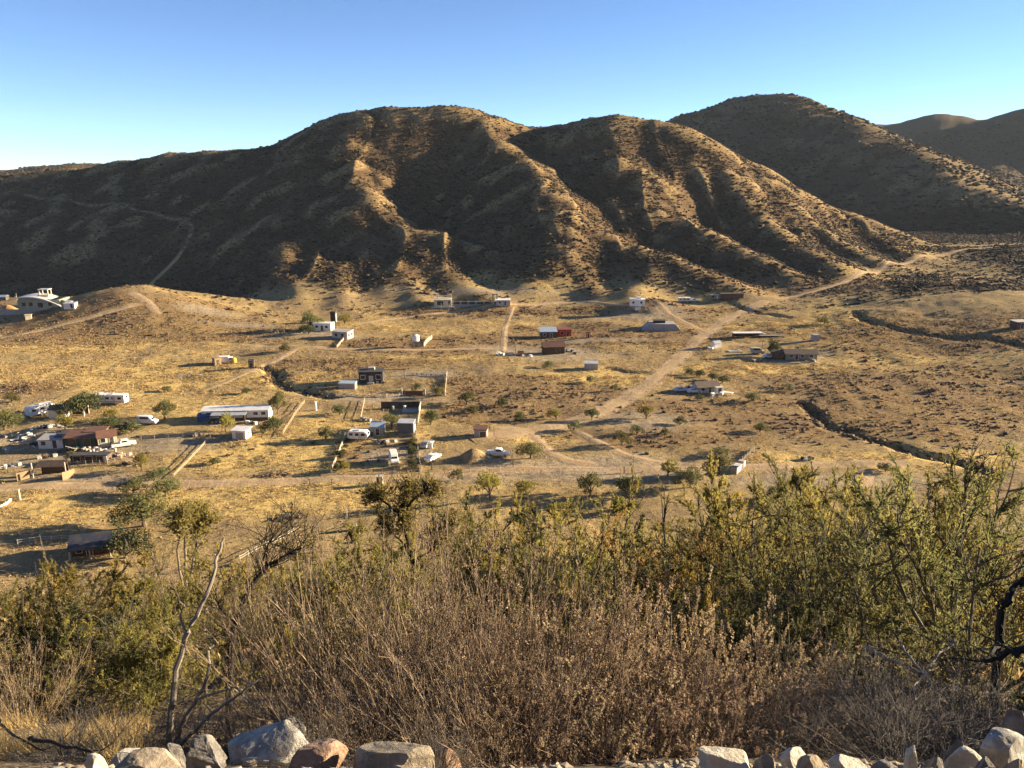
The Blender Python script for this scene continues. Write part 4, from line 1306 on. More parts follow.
# yellow house under the hill
t = house('yellow_villa', 'two-storey yellow villa with flat roof at the foot of the main hill', (443, 306), 3, 8.0, 6.0, 3.2, W_CREAM, W_CREAM, over=.2, wins=[('front', -1.2, 1.7, 2.8, 1.8), ('front', 3.0, 1.7, 1.0, 1.8)], doors=[('right', 0, 1.1, 1, 2.1)], frame=W_CREAM)
MB().box((-2.4, 1, 4.5), (.5, .5, 2.0)).build('chimney', W_CREAM, t)
MB().box((3.4, 1, 4.3), (1.3, 1.3, 1.3)).build('roof_cistern', W_PALE, t)
MB().box((0, -4.2, -1.3), (11, 2.4, 3.0)).build('terrace', W_OLIVE, t)
for x in (-.6, 3.0): MB().box((x, -5.3, -.2), (.3, .3, 4.2)).build('column', W_CREAM, t)
t = thing('arcade_wall', 'long terrace wall with dark arcade openings right of the yellow villa', 'wall', (476, 305), 2)
MB().box((0, .4, .5), (22, .5, 2.0)).build('wall_face', W_OLIVE, t)  # darker plaster on the face stands in for shade along the wall
for i in range(6): MB().box((-9 + i * 3.6, .12, .9), (2.5, .1, .8)).build('opening', W_BLACK, t)
MB().box((0, -.5, -.6), (22.4, 1.2, 1.6)).build('plinth', W_GREY, t)
for i in range(7): MB().box((-10.8 + i * 3.6, 0, 1.0), (.35, .35, 2.0)).build('pillar', W_PALE, t)
t = thing('bell_arch', 'twin pale pillars of an unfinished arch at the right end of the terrace wall', 'arch', (495, 304), 2)
for x in (-.9, .9): MB().box((x, 0, 2.2), (.7, .7, 5.4)).build('pillar', W_PALE, t)
MB().box((0, 0, 4.6), (2.7, .7, .5)).build('lintel', W_PALE, t)
house('pale_roof_house', 'low house with pale flat roof beside the unfinished arch', (503, 305), 2, 6.5, 5, 2.4, W_PALE, R_WHITE, over=.3, wins=[('front', -1.5, 1.4, 1.0, .9)], doors=[('front', 1, 1, .9, 1.9)])

# centre
t = house('red_wing_house', 'house with a pale blue roof on a dark base beside a red cabin', (548, 337), 4, 6.4, 5.0, 2.5, W_DARK, R_BLUE, pitch=.9, over=.35, wins=[('front', -1.6, 1.4, 1.1, .9)], doors=[('front', 1, 1.05, .9, 2)])
house('red_cabin', 'bright red cabin right beside the blue-roofed house', (564, 336), 6, 5.2, 3.6, 2.7, W_RED, paint('dark_red_roof', (.22, .05, .03)), pitch=.2, cat='cabin', wins=[('front', -1.2, 1.5, 1.0, 1.0)], doors=[('front', 1.2, 1.0, .9, 2), ('right', 0, 1, .9, 1.9)], frame=paint('pale_pink', (.6, .3, .24)))
house('red_outhouse', 'narrow red outhouse standing alone right of the red cabin', (588, 338), 6, 1.3, 1.2, 2.3, paint('faded_red', (.33, .09, .05)), R_RUST, pitch=.2, over=.1, cat='outhouse', doors=[('front', 0, 1, .7, 1.8)])
t = house('brown_barn', 'dark brown plank barn with a gabled end below the red cabin', (553, 353), 6, 7.6, 4.6, 2.7, W_BROWN, R_RUST, gable=1.3, over=.3, cat='barn', doors=[('front', 1.4, 1.15, 1.6, 2.2)], wins=[('right', .0, 2.6, .8, .8)], frame=WOODP)
junk('white_scrap', 'white sheets leaning at the right end of the brown barn', (570, 352), 1.6, 1.0, 7, [(W_WHITE, 'sheet'), (W_PALE, 'board'), (W_DARK, 'drum')], zmax=1.6)
t = house('tin_sided_shed', 'lone grey tin shed on pale grass below the brown barn', (591, 369), -4, 4.4, 2.8, 2.0, paint('zinc', (.36, .36, .37), rough=.5), R_TIN, pitch=.25, over=.12, cat='shed', doors=[('right', 0, .9, .9, 1.7)], frame=None)
t = thing('ruined_wall', 'broken brick ruin with one tall pale post at the left of the barn yard', 'ruin', (514, 356), 3)
MB().box((-1.5, 0, .6), (2.6, .3, 1.6)).build('wall_stub', W_PALE, t)
MB().box((2.4, .3, .8), (2.2, .3, 2.0)).build('brick_stub', paint('raw_brick', (.30, .15, .10)), t)
MB().box((.4, -.4, 2.0), (.25, .25, 4.4)).build('tall_post', W_PALE, t)
junk('white_rubble', 'white rubble heap left of the broken brick ruin', (500, 355), 1.6, .9, 6, [(W_WHITE, 'sheet'), (W_WHITE, 'crate')], zmax=1.3)
pole((507, 342), 5.0, 'tall pale pole above the broken brick ruin', W_PALE, .12)
fence('barn_yard_fence', 'row of dark posts and brush right of the brown barn', [(585, 353), (610, 352), (630, 352), (655, 350)], 1.3, 2.6, W_DARK, None)
t = thing('stilt_house', 'white box house raised on a narrow base at the foot of the hills', 'house', (637, 310), -3)
MB().box((0, 0, 3.4), (6.6, 4.2, 3.0)).build('wall', W_WHITE, t)
MB().box((0, 0, 4.97), (6.8, 4.4, .12)).build('roof', R_WHITE, t)
MB().box((.6, 0, 5.4), (1.8, 1.5, .8)).build('roof_box', W_WHITE, t)
for u in (-2.0, 1.6): MB().box((u, -2.11, 3.6), (.9, .05, .9)).build('window', GLASS, t)
MB().box((0, .4, .9), (3.6, 2.6, 2.0)).build('base', W_GREY, t)
MB().box((-.3, -1.6, .8), (1.4, 1.0, 1.6)).build('stair', W_WHITE, t)
t = thing('grey_bunker', 'flat-topped grey stone mound building with a black box on top', 'bunker', (660, 329), -3)
MB().prism([(-8, -.6), (8.5, -.6), (5.6, 2.6), (-4.5, 2.6)], -3.4, 3.4).build('stone_body', W_GREY, t)
MB().box((-.5, 0, 3.1), (4.6, 2.6, 1.0)).build('black_box', W_BLACK, t)
MB().box((-.5, 0, 3.64), (5.0, 3.0, .1)).build('roof', R_DARK, t)
trailer('utility_trailer', 'low white trailer parked by the upper track at the hill foot', (684, 302), 2, 6.0, 2.2, 1.5, W_WHITE, 3, False)
car('white_sedan', 'white car at the right end of the low trailer by the upper track', 'car', (694, 302), 5, W_WHITE)
trailer('grey_trailer', 'grey-green rounded trailer beside a long brown container', (715, 300), 4, 5.6, 2.4, 2.1, W_OLIVE, 2, True)
t = thing('shipping_container', 'long rusty brown shipping container at the foot of the hills', 'container', (731, 299), 2)
MB().box((0, 0, 1.35), (11, 2.5, 2.6)).build('container_body', paint('rust_steel', (.16, .09, .055), dirt=.5), t)
for i in range(18): MB().box((-5.2 + i * .61, -1.27, 1.35), (.2, .05, 2.3)).build('rib', W_DARK, t)
MB().box((5.52, 0, 1.35), (.06, 2.3, 2.4)).build('door', R_RUST, t)

# right
house('gable_hut', 'tiny white gabled hut beside the track junction', (716, 347), 20, 2.8, 2.4, 1.6, W_WHITE, R_TIN, gable=.7, over=.15, cat='hut', doors=[('right', 0, .8, .8, 1.5)])
junk('track_scrap', 'pale scrap beside the tiny white gabled hut', (711, 349), 1.8, .8, 5, [(W_PALE, 'board'), (W_WHITE, 'crate')], zmax=.6)
t = thing('flat_canopy', 'long low white-roofed canopy on dark posts in the right field', 'canopy', (747, 337), 3)
MB().box((0, 0, 1.75), (11.5, 3.0, .22)).build('roof', R_WHITE, t)
for x in (-5.4, -1.8, 1.8, 5.4):
    for y in (-1.3, 1.3): MB().box((x, y, .8), (.16, .16, 1.9)).build('post', W_DARK, t)
MB().box((0, 1.2, .8), (11, .1, 1.6)).build('back_panel', W_DARK, t)
MB().box((6.6, 0, .6), (1.2, 1.6, 1.5)).build('end_box', W_PALE, t)
t = thing('concrete_trough', 'long thin dark trough right of the white-roofed canopy', 'trough', (772, 337), 1)
MB().box((0, 0, .25), (10, .9, .8)).build('trough_body', W_DARK, t)
MB().box((0, 0, .68), (10.2, 1.1, .08)).build('rim', W_PALE, t)
house('block_hut', 'dark cube hut with sunlit right side alone in the right field', (815, 341), 12, 2.3, 2.3, 2.3, W_GREY, W_GREY, over=.06, cat='hut', doors=[('right', 0, 1, .8, 1.7)], doormat=W_PALE, frame=None)
t = house('ranch_house', 'long low olive ranch house with brown roof and dark lean-to', (799, 358), -4, 10.6, 5.2, 2.1, W_OLIVE, paint('brown_roof', (.16, .125, .09)), gable=1.0, over=.5, wins=[('front', -3.4, 1.25, 1.3, .9), ('front', .3, 1.25, .9, .9), ('front', 3.4, 1.25, 1.3, .9)], doors=[('front', -1.6, .95, 1, 1.8), ('right', 0, .95, 1, 1.8)])
MB().box((-7.4, .4, 1.0), (3.8, 4.0, 2.2)).build('lean_to', W_DARK, t)
MB().box((-7.4, .4, 2.2), (4.1, 4.4, .12)).build('lean_to_roof', R_DARK, t)
car('ranch_van', 'white van parked behind the dark round tree by the ranch house', 'van', (757, 354), 0, W_PALE, 'van')
car('ranch_car', 'white car parked in front of the dark round tree by the ranch house', 'car', (769, 358), 4, W_WHITE)
t = thing('field_pipe', 'long pale pipe lying on the ground below the ranch house', 'pipe', (793, 364), 1)
MB().tube([(-9, 0, .12), (0, .2, .12), (9, 0, .12)], .18, 8).build('pipe_run', W_PALE, t)
for x in (-6, 0, 6): MB().box((x, .1, .0), (.5, .6, .2)).build('support', WOODP, t)
t = house('brown_roof_house', 'white-walled house with a brown roof and two white cars in front', (705, 391), 14, 6.6, 4.2, 1.9, W_PALE, paint('umber_roof', (.13, .095, .075)), gable=1.1, over=.5, wins=[('front', -1.8, 1.15, 1.1, .8), ('right', -1.0, 1.2, .9, .8), ('right', 1.0, 1.2, .9, .8)], doors=[('front', .5, .9, .9, 1.75)])
MB().box((2.9, -2.9, .8), (2.2, 1.6, 1.9)).build('porch', W_WHITE, t)
MB().box((2.9, -2.9, 1.82), (2.5, 1.9, .12)).build('porch_roof', W_CREAM, t)
MB().box((2.9, -3.72, .8), (1.0, .06, 1.5)).build('porch_door', W_BLACK, t)
car('silver_car', 'pale silver car, left one of two in front of the brown-roofed house', 'car', (681, 392), 8, paint('silver', (.55, .57, .6), rough=.4))
car('white_hatchback', 'white car, right one of two in front of the brown-roofed house', 'car', (694, 393), 6, W_WHITE)
t = thing('flat_trailer', 'flat pale trailer bed right of the brown-roofed house', 'trailer', (725, 394), -28)
MB().box((0, 0, .6), (4.6, 1.7, .18)).build('bed', R_WHITE, t)
MB().tube([(2.3, 0, .55), (3.6, 0, .3)], .06, 6).build('hitch', STEEL, t)
wheel_set(t, (-.4,), .85, .3)
t = thing('crate_row', 'row of grey and white crates stacked beside the near road on the right', 'crates', (738, 470), 55)
for i, (w_, m_) in enumerate([(1.3, W_GREY), (1.2, W_WHITE), (1.3, W_DARK), (1.2, W_PALE)]):
    MB().box((-2.1 + i * 1.45, 0, .65), (w_, 1.3, 1.6 + .15 * (i % 2))).build('crate', m_, t)
MB().box((-1.0, -.2, 1.55), (2.4, 1.5, .08), .1, .1).build('cover_sheet', R_TIN, t)
fence('crate_fence', 'short pale fence running uphill from the row of crates', [(742, 462), (748, 456), (754, 450)], 1.2, 1.5, W_PALE, W_DARK, 'board_panel', 2, .07, solid=.6)
junk('tyre_pile', 'small dark debris pile on the plain right of the crate row', (806, 460), 1.4, .7, 5, [(TYRE, 'crate'), (W_WHITE, 'crate')], zmax=.4)
t = house('hillside_shack', 'small dark shack with a pale side on the right slope at the picture edge', (1019, 328), 10, 5.2, 3.6, 2.4, W_DARK, W_PALE, pitch=.2, cat='shack', doors=[('front', -.5, 1, 1.2, 1.9)])
pole((762, 350), 3.0, 'thin pole in the field left of the ranch house', W_DARK, .1)
t = thing('excavation_slab', 'low grey concrete slab left of the ranch yard track', 'slab', (735, 352), 2)
MB().box((0, 0, .1), (5, 2.4, .5)).build('slab', CONC, t)
MB().box((1.4, .3, .5), (.6, .5, .6)).build('block', W_WHITE, t)


# ------------------------------------------------------------------ trees and bushes on the plain
M_LEAF_OLIVE = leafmat('olive_leaves', (0.165, 0.150, 0.050), (0.085, 0.090, 0.035), 0.35)
M_LEAF_GREEN = leafmat('green_leaves', (0.125, 0.135, 0.050), (0.060, 0.078, 0.032), 0.35)
M_LEAF_YELLOW = leafmat('yellow_leaves', (0.30, 0.24, 0.05), (0.16, 0.145, 0.04), 0.4)
M_LEAF_DARK = leafmat('dark_leaves', (0.095, 0.100, 0.040), (0.050, 0.058, 0.026), 0.3)
M_BARK, n_, b_ = newmat('bark')
k = N(n_)
k.put(b_.inputs['Base Color'], k.mix(k.noise(6, 5, .7, k.obj()), (0.06, 0.045, 0.035), (0.20, 0.16, 0.12)))


def leaf_quads(c, L, Wd, up=0.3):
    """diamond leaves at centres c"""
    n = len(c)
    d = RNG.normal(size=(n, 3))
    d[:, 2] += up
    d /= np.linalg.norm(d, axis=1)[:, None]
    e = np.cross(d, RNG.normal(size=(n, 3)))
    e /= np.linalg.norm(e, axis=1)[:, None] + 1e-9
    L = np.broadcast_to(L, n)[:, None]
    Wd = np.broadcast_to(Wd, n)[:, None]
    return np.stack([c - d * L / 2, c + e * Wd / 2, c + d * L / 2, c - e * Wd / 2], 1)


def tree_proto(w, h, trunk, leaf, seed, nleaf=1500, lobes=9, size=0.30, name='tree'):
    """short trunk with limbs, crown of many leaves gathered in uneven clumps (unit: metres, base at 0)"""
    rg = np.random.default_rng(seed)
    t = bpy.data.objects.new(name, None)
    COL.objects.link(t)
    m = MB()
    m.tube([(0, 0, -.3), (.05, .02, trunk * .5), (.02, .05, trunk)], [w * .045, w * .035, w * .03], 7)
    cs, rs = [], []
    for i in range(lobes):
        a = 2.4 * i + rg.uniform(-.4, .4)
        q = math.sqrt((i + .5) / lobes)
        x, y = math.cos(a) * q * w * rg.uniform(.28, .46), math.sin(a) * q * w * rg.uniform(.28, .46)
        z = trunk + (h - trunk) * (0.72 - .45 * q * q) * rg.uniform(.75, 1.15)
        cs.append((x, y, z))
        rs.append(w * rg.uniform(.09, .26))
        m.tube([(0, 0, trunk * .8), (x * .4, y * .4, trunk + (z - trunk) * .55), (x, y, z)], [w * .022, w * .014, w * .006], 5)
    m.build('trunk', M_BARK, t)
    cs, rs = np.array(cs), np.array(rs)
    wgt = rs ** 2 / (rs ** 2).sum()
    i = rg.choice(lobes, nleaf, p=wgt)
    d = rg.normal(size=(nleaf, 3))
    d /= np.linalg.norm(d, axis=1)[:, None]
    rad = rs[i] * rg.uniform(.35, 1.0, nleaf) ** .5 * rg.choice([1, 1, 1, 1.25], nleaf)
    c = cs[i] + d * rad[:, None] * np.array([1, 1, .72])
    Q = leaf_quads(c, size * rg.uniform(.6, 1.3, nleaf), size * .6)
    F = np.arange(nleaf * 4).reshape(-1, 4)
    me = np_mesh('crown', Q.reshape(-1, 3), Fq=F, mat=leaf, attrs=dict(tint=np.repeat(rg.uniform(0, 1, nleaf), 4)))
    link('crown', me, t)
    t['w'], t['h'] = w, h
    return t


PROTO = {
    'wide': [tree_proto(6, 3.6, 1.0, M_LEAF_OLIVE, 1, 2600, 12, .26, 'olive_tree'), tree_proto(6, 3.4, .8, M_LEAF_GREEN, 2, 2600, 11, .26, 'olive_tree'), tree_proto(6, 3.9, .9, M_LEAF_OLIVE, 12, 2200, 8, .28, 'olive_tree')],
    'bush': [tree_proto(4, 2.4, .3, M_LEAF_OLIVE, 3, 1500, 8, .24, 'bush'), tree_proto(4, 2.6, .3, M_LEAF_GREEN, 4, 1500, 8, .24, 'bush'), tree_proto(4, 2.2, .25, M_LEAF_OLIVE, 14, 1100, 6, .25, 'bush'), tree_proto(4, 2.8, .3, M_LEAF_GREEN, 15, 1000, 6, .26, 'bush')],
    'yellow': [tree_proto(4, 3.4, .8, M_LEAF_YELLOW, 5, 1500, 8, .24, 'yellow_tree'), tree_proto(4, 3.0, .6, M_LEAF_YELLOW, 6, 1300, 7, .24, 'yellow_tree')],
    'dark': [tree_proto(4, 3.0, .3, M_LEAF_DARK, 7, 1800, 9, .24, 'dark_tree')],
}
used = set()
TREES = [
    ('wide', 145, 527, 48, 30, 'broad olive tree with a short trunk behind the blue-roofed shed'), ('dark', 125, 558, 42, 30, 'dark green bush hiding the right end of the blue-roofed shed'),
    ('wide', 84, 415, 40, 20, 'wide green tree between the white shelter and the motorhome'), ('yellow', 112, 421, 15, 11, 'small yellow-green tree below the motorhome'),
    ('wide', 108, 433, 32, 14, 'low dark spreading tree behind the farm barn'), ('bush', 132, 433, 20, 11, 'low green bush left of the white cargo van'),
    ('yellow', 66, 430, 18, 14, 'yellowish round tree just behind the dark workshop'), ('wide', 165, 419, 22, 17, 'round tree right of the white cargo van'),
    ('wide', 5, 430, 26, 18, 'green tree at the left picture edge above the lumber pile'), ('bush', 12, 402, 14, 8, 'small pale bush on the far left meadow'),
    ('wide', 134, 495, 24, 15, 'round tree by the near road, left one of a close pair'), ('wide', 166, 497, 27, 16, 'round tree by the near road, right one of a close pair'),
    ('bush', 155, 480, 22, 12, 'low tree behind the close pair by the near road'), ('yellow', 142, 471, 16, 17, 'thin bare tree right of the pallet pile'),
    ('yellow', 226, 432, 15, 18, 'bright yellow-green bush in front of the long mobile home'), ('wide', 278, 414, 17, 20, 'upright green tree at the right end of the long mobile home'),
    ('bush', 262, 433, 12, 9, 'small green bush between the garage shed and mobile home'), ('bush', 274, 431, 16, 14, 'olive bush below the right end of the mobile home'),
    ('bush', 340, 415, 15, 11, 'dark round bush above the white camper'), ('bush', 326, 439, 13, 12, 'small olive bush left of the white camper'),
    ('wide', 392, 429, 20, 14, 'round olive tree behind the slate cube shed'), ('wide', 431, 425, 17, 14, 'round olive tree right of the walled pen'),
    ('wide', 467, 405, 18, 12, 'small spreading tree on open dirt right of the black house'), ('bush', 474, 414, 11, 8, 'little bush below the small spreading tree'),
    ('bush', 416, 391, 10, 8, 'little bush inside the black house yard'), ('yellow', 440, 396, 12, 9, 'yellow-green garden patch in the corner of the black house yard'),
    ('wide', 311, 330, 18, 16, 'tree left of the low white building under the hill'), ('dark', 309, 334, 15, 9, 'dark bush below the tree by the low white building'),
    ('yellow', 345, 324, 15, 8, 'golden yellow bush right of the low white building'), ('bush', 284, 352, 11, 7, 'lone dark bush left of the sunlit board fence'),
    ('bush', 547, 368, 11, 7, 'lone dark bush below the brown barn'), ('bush', 590, 383, 8, 7, 'small bush below the lone tin shed'),
    ('bush', 615, 391, 7, 6, 'small bush at the left edge of the broad dirt track'), ('yellow', 556, 420, 16, 11, 'pale yellow-green tree left of the broad dirt track'),
    ('bush', 502, 407, 12, 9, 'olive bush on the brown scrub left of the pale yellow-green tree'), ('bush', 520, 421, 11, 8, 'small bush left below the pale yellow-green tree'),
    ('wide', 592, 420, 13, 11, 'small tree in the middle of the broad dirt track'), ('bush', 574, 431, 12, 9, 'bush beside the fork of the dirt tracks'),
    ('wide', 622, 445, 17, 13, 'round tree right of the branching dirt tracks'), ('yellow', 646, 419, 19, 13, 'yellow-green bush in brown scrub below the two white cars'),
    ('bush', 680, 425, 12, 8, 'olive bush in brown scrub right of the yellow-green bush'), ('bush', 637, 434, 13, 9, 'bush just above the round tree by the branching tracks'),
    ('wide', 531, 459, 24, 15, 'broad round tree right of the white pickup'), ('bush', 458, 480, 15, 10, 'olive bush below the dirt mound'),
    ('yellow', 490, 500, 25, 30, 'bright yellow-green tree below the dirt mound'), ('yellow', 526, 494, 24, 14, 'wide yellow bush right of the bright yellow-green tree'),
    ('dark', 632, 498, 26, 24, 'dense dark round bush below the near road'), ('wide', 719, 474, 27, 20, 'green tree left of the row of crates'),
    ('bush', 720, 455, 17, 8, 'flat dark bush above the row of crates'), ('wide', 690, 488, 26, 18, 'spreading olive bush left below the row of crates'),
    ('yellow', 668, 476, 20, 16, 'yellow-green bush by the road left of the spreading olive bush'), ('bush', 760, 432, 13, 9, 'lone olive bush on the plain left of the wash'),
    ('dark', 772, 356, 12, 16, 'dark round tree left of the ranch house'), ('bush', 824, 324, 11, 6, 'dark bush in the golden field right above the cube hut'),
    ('bush', 788, 391, 9, 7, 'olive bush left of the head of the wash'), ('bush', 752, 401, 12, 8, 'olive bush below the dark bare patch'),
    ('dark', 773, 500, 18, 14, 'dark grey-green bush below the near road on the right'), ('bush', 690, 375, 9, 6, 'leftmost bush of the hedge row behind the brown-roofed house'),
    ('dark', 712, 380, 10, 7, 'third bush of the hedge row behind the brown-roofed house'), ('dark', 722, 383, 11, 7, 'rightmost bush of the hedge row behind the brown-roofed house'),
    ('dark', 700, 377, 10, 7, 'second bush of the hedge row behind the brown-roofed house'), ('yellow', 72, 461, 12, 9, 'yellow bush in front of the corral shed'),
    ('bush', 26, 313, 7, 5, 'dark bush at the foot of the retaining wall on the left'), ('bush', 55, 306, 6, 6, 'pale bush beside the arched green house'),
    ('bush', 63, 305, 6, 5, 'small bush at the right corner of the arched green house'), ('bush', 168, 392, 9, 6, 'small bush on the golden slope above the cargo van'),
    ('bush', 247, 394, 9, 6, 'small bush on the golden slope above the mobile home'), ('dark', 213, 465, 11, 7, 'dark small bush on the golden field below the garage shed'),
    ('yellow', 345, 470, 11, 8, 'olive shrub inside the left fence of the walled yard'), ('bush', 337, 472, 9, 8, 'green shrub at the lower left corner of the walled yard'),
    ('dark', 341, 459, 9, 9, 'dark shrub along the left fence of the walled yard'), ('dark', 413, 468, 10, 9, 'dark shrub at the lower right corner of the walled yard'),
    ('dark', 412, 456, 10, 9, 'dark shrub along the right fence of the walled yard'), ('bush', 414, 446, 8, 8, 'olive shrub at the upper right fence of the walled yard'),
    ('bush', 620, 510, 30, 12, 'low olive bush on the near slope below the dense dark round bush'), ('yellow', 560, 515, 26, 12, 'low yellow-green bush on the near slope below the wide yellow bush'),
    ('bush', 590, 496, 24, 22, 'loose grey-green tree left of the dense dark round bush'), ('bush', 885, 472, 14, 8, 'small bush at the right end of the near road'),
    ('bush', 665, 436, 10, 7, 'small bush in brown scrub right of the round tree by the tracks'), ('bush', 700, 400, 8, 5, 'small scrub bush below the brown-roofed house'),
]
for kind, px, py, w_, h_, lb in TREES:
    pr = PROTO[kind][(px + py) % len(PROTO[kind])]
    t = pr if pr.name not in used else copy_tree(pr)
    used.add(pr.name)
    g = G(px, py, 60)
    sx = w_ / F_PX * g.y / pr['w'] * 1.28
    sz = h_ / F_PX * g.y / pr['h'] * 1.2
    t.location = g
    t.scale = (sx, sx, sz)
    t.rotation_euler = (0, 0, (px * 7 + py * 13) % 628 / 100)
    tag(t, lb, 'bush' if kind == 'bush' else 'tree', 'trees and bushes on the plain')
for x0, y0, x1, y1, n in [(338, 470, 347, 443, 6), (413, 470, 410, 444, 6)]:
    for i in range(n):
        f = i / (n - 1)
        t = copy_tree(PROTO['dark'][0])
        g = G(x0 + (x1 - x0) * f, y0 + (y1 - y0) * f, 60)
        t.location = g
        t.scale = (.36, .5, .34)
        t.rotation_euler = (0, 0, i * 1.3)
        tag(t, 'small dark garden shrub in the planted strips inside the walled yard', 'bush', 'garden shrubs in the walled yard')
for k_ in PROTO.values():
    for pr in k_:
        for q in ('w', 'h'): del pr[q]
for o in list(COL.objects):
    for q in ('w', 'h'):
        if o.type == 'EMPTY' and q in o.keys(): del o[q]


# ------------------------------------------------------------------ foreground growth
def tube_net(paths, rad, sides=3):
    """many tubes at once; paths (n, K, 3), rad (n, K)"""
    n, K, _ = paths.shape
    tg = np.gradient(paths, axis=1)
    tg /= np.linalg.norm(tg, axis=2, keepdims=True) + 1e-9
    ref = np.where(np.abs(tg[..., 2:3]) < 0.9, np.array([0, 0, 1.0]), np.array([1.0, 0, 0]))
    a = np.cross(tg, ref)
    a /= np.linalg.norm(a, axis=2, keepdims=True) + 1e-9
    b = np.cross(tg, a)
    an = np.arange(sides) * 2 * math.pi / sides
    V = paths[:, :, None, :] + rad[:, :, None, None] * (a[:, :, None, :] * np.cos(an)[None, None, :, None] + b[:, :, None, :] * np.sin(an)[None, None, :, None])
    idx = np.arange(n * K * sides).reshape(n, K, sides)
    nx = np.roll(idx, -1, axis=2)
    F = np.stack([idx[:, :-1], nx[:, :-1], nx[:, 1:], idx[:, 1:]], -1).reshape(-1, 4)
    return V.reshape(-1, 3), F


def walk(start, d, length, K, wob, up, rg):
    n = len(start)
    d = d / (np.linalg.norm(d, axis=1, keepdims=True) + 1e-9)
    p = [start]
    for i in range(K - 1):
        d = d + rg.normal(size=(n, 3)) * wob + np.array([0, 0, 1.0]) * up
        d /= np.linalg.norm(d, axis=1, keepdims=True)
        p.append(p[-1] + d * (length / (K - 1))[:, None])
    return np.stack(p, 1)


def sprout(par, per, t0, t1, angle, rg):
    """start points and directions of side branches on parent paths"""
    n, K, _ = par.shape
    i = np.repeat(np.arange(n), per)
    t = rg.uniform(t0, t1, len(i)) * (K - 1)
    j = np.minimum(t.astype(int), K - 2)
    f = (t - j)[:, None]
    s = par[i, j] * (1 - f) + par[i, j + 1] * f
    d = par[i, j + 1] - par[i, j]
    d /= np.linalg.norm(d, axis=1, keepdims=True) + 1e-9
    d = d + rg.normal(size=d.shape) * angle
    return s, d, t / (K - 1), i


def on_paths(par, n, t0, t1, rg):
    i = rg.integers(0, len(par), n)
    K = par.shape[1]
    t = rg.uniform(t0, t1, n) * (K - 1)
    j = np.minimum(t.astype(int), K - 2)
    f = (t - j)[:, None]
    d = par[i, j + 1] - par[i, j]
    d /= np.linalg.norm(d, axis=1, keepdims=True) + 1e-9
    return par[i, j] * (1 - f) + par[i, j + 1] * f, d


def blades(c, d, L, Wd, tilt, rg):
    n = len(c)
    d = d + rg.normal(size=(n, 3)) * tilt
    d /= np.linalg.norm(d, axis=1, keepdims=True)
    e = np.cross(d, rg.normal(size=(n, 3)))
    e /= np.linalg.norm(e, axis=1, keepdims=True) + 1e-9
    L, Wd = L[:, None], Wd[:, None]
    return np.stack([c, c + d * L * .5 + e * Wd / 2, c + d * L, c + d * L * .5 - e * Wd / 2], 1)


def stemmat(name, c1, c2, sc=14):
    m, n, b = newmat(name)
    k = N(n)
    nz = k.math('ADD', k.ramp(k.noise(sc, 4, .7, k.obj()), .3, .7), k.math('MULTIPLY_ADD', k.attr('tint'), 1.4, -.7))
    k.put(b.inputs['Base Color'], k.mix(k.math('MINIMUM', k.math('MAXIMUM', nz, 0.0), 1.0), c1, c2))
    b.inputs['Roughness'].default_value = 0.75
    return m


M_STEM = stemmat('green_shrub_stem', (0.05, 0.042, 0.03), (0.13, 0.105, 0.075))
M_DRY = stemmat('dry_stem', (0.05, 0.034, 0.024), (0.33, 0.245, 0.165))
M_DEADGREY = stemmat('grey_dead_stem', (0.032, 0.027, 0.024), (0.145, 0.125, 0.11))
M_BLEACH = stemmat('bleached_wood', (0.20, 0.17, 0.14), (0.75, 0.70, 0.62), 9)
M_CHAR = stemmat('dark_wood_bark', (0.022, 0.018, 0.015), (0.09, 0.07, 0.055), 9)
M_SEED = leafmat('dry_flower_heads', (0.40, 0.295, 0.19), (0.20, 0.14, 0.09), 0.35)
M_F_OLIVE = leafmat('olive_shrub_leaves', (0.30, 0.245, 0.065), (0.145, 0.135, 0.042), 0.55)
M_F_GREEN = leafmat('grey_green_leaves', (0.225, 0.20, 0.072), (0.10, 0.10, 0.042), 0.5)
M_F_YELLOW = leafmat('yellow_green_leaves', (0.38, 0.28, 0.06), (0.20, 0.17, 0.045), 0.5)
M_F_RUST = leafmat('russet_leaves', (0.34, 0.16, 0.055), (0.20, 0.15, 0.05), 0.45)
M_F_LIGHT = leafmat('light_olive_leaves', (0.36, 0.29, 0.085), (0.19, 0.17, 0.055), 0.5)
M_F_DARK = leafmat('deep_green_leaves', (0.125, 0.120, 0.045), (0.062, 0.066, 0.028), 0.45)


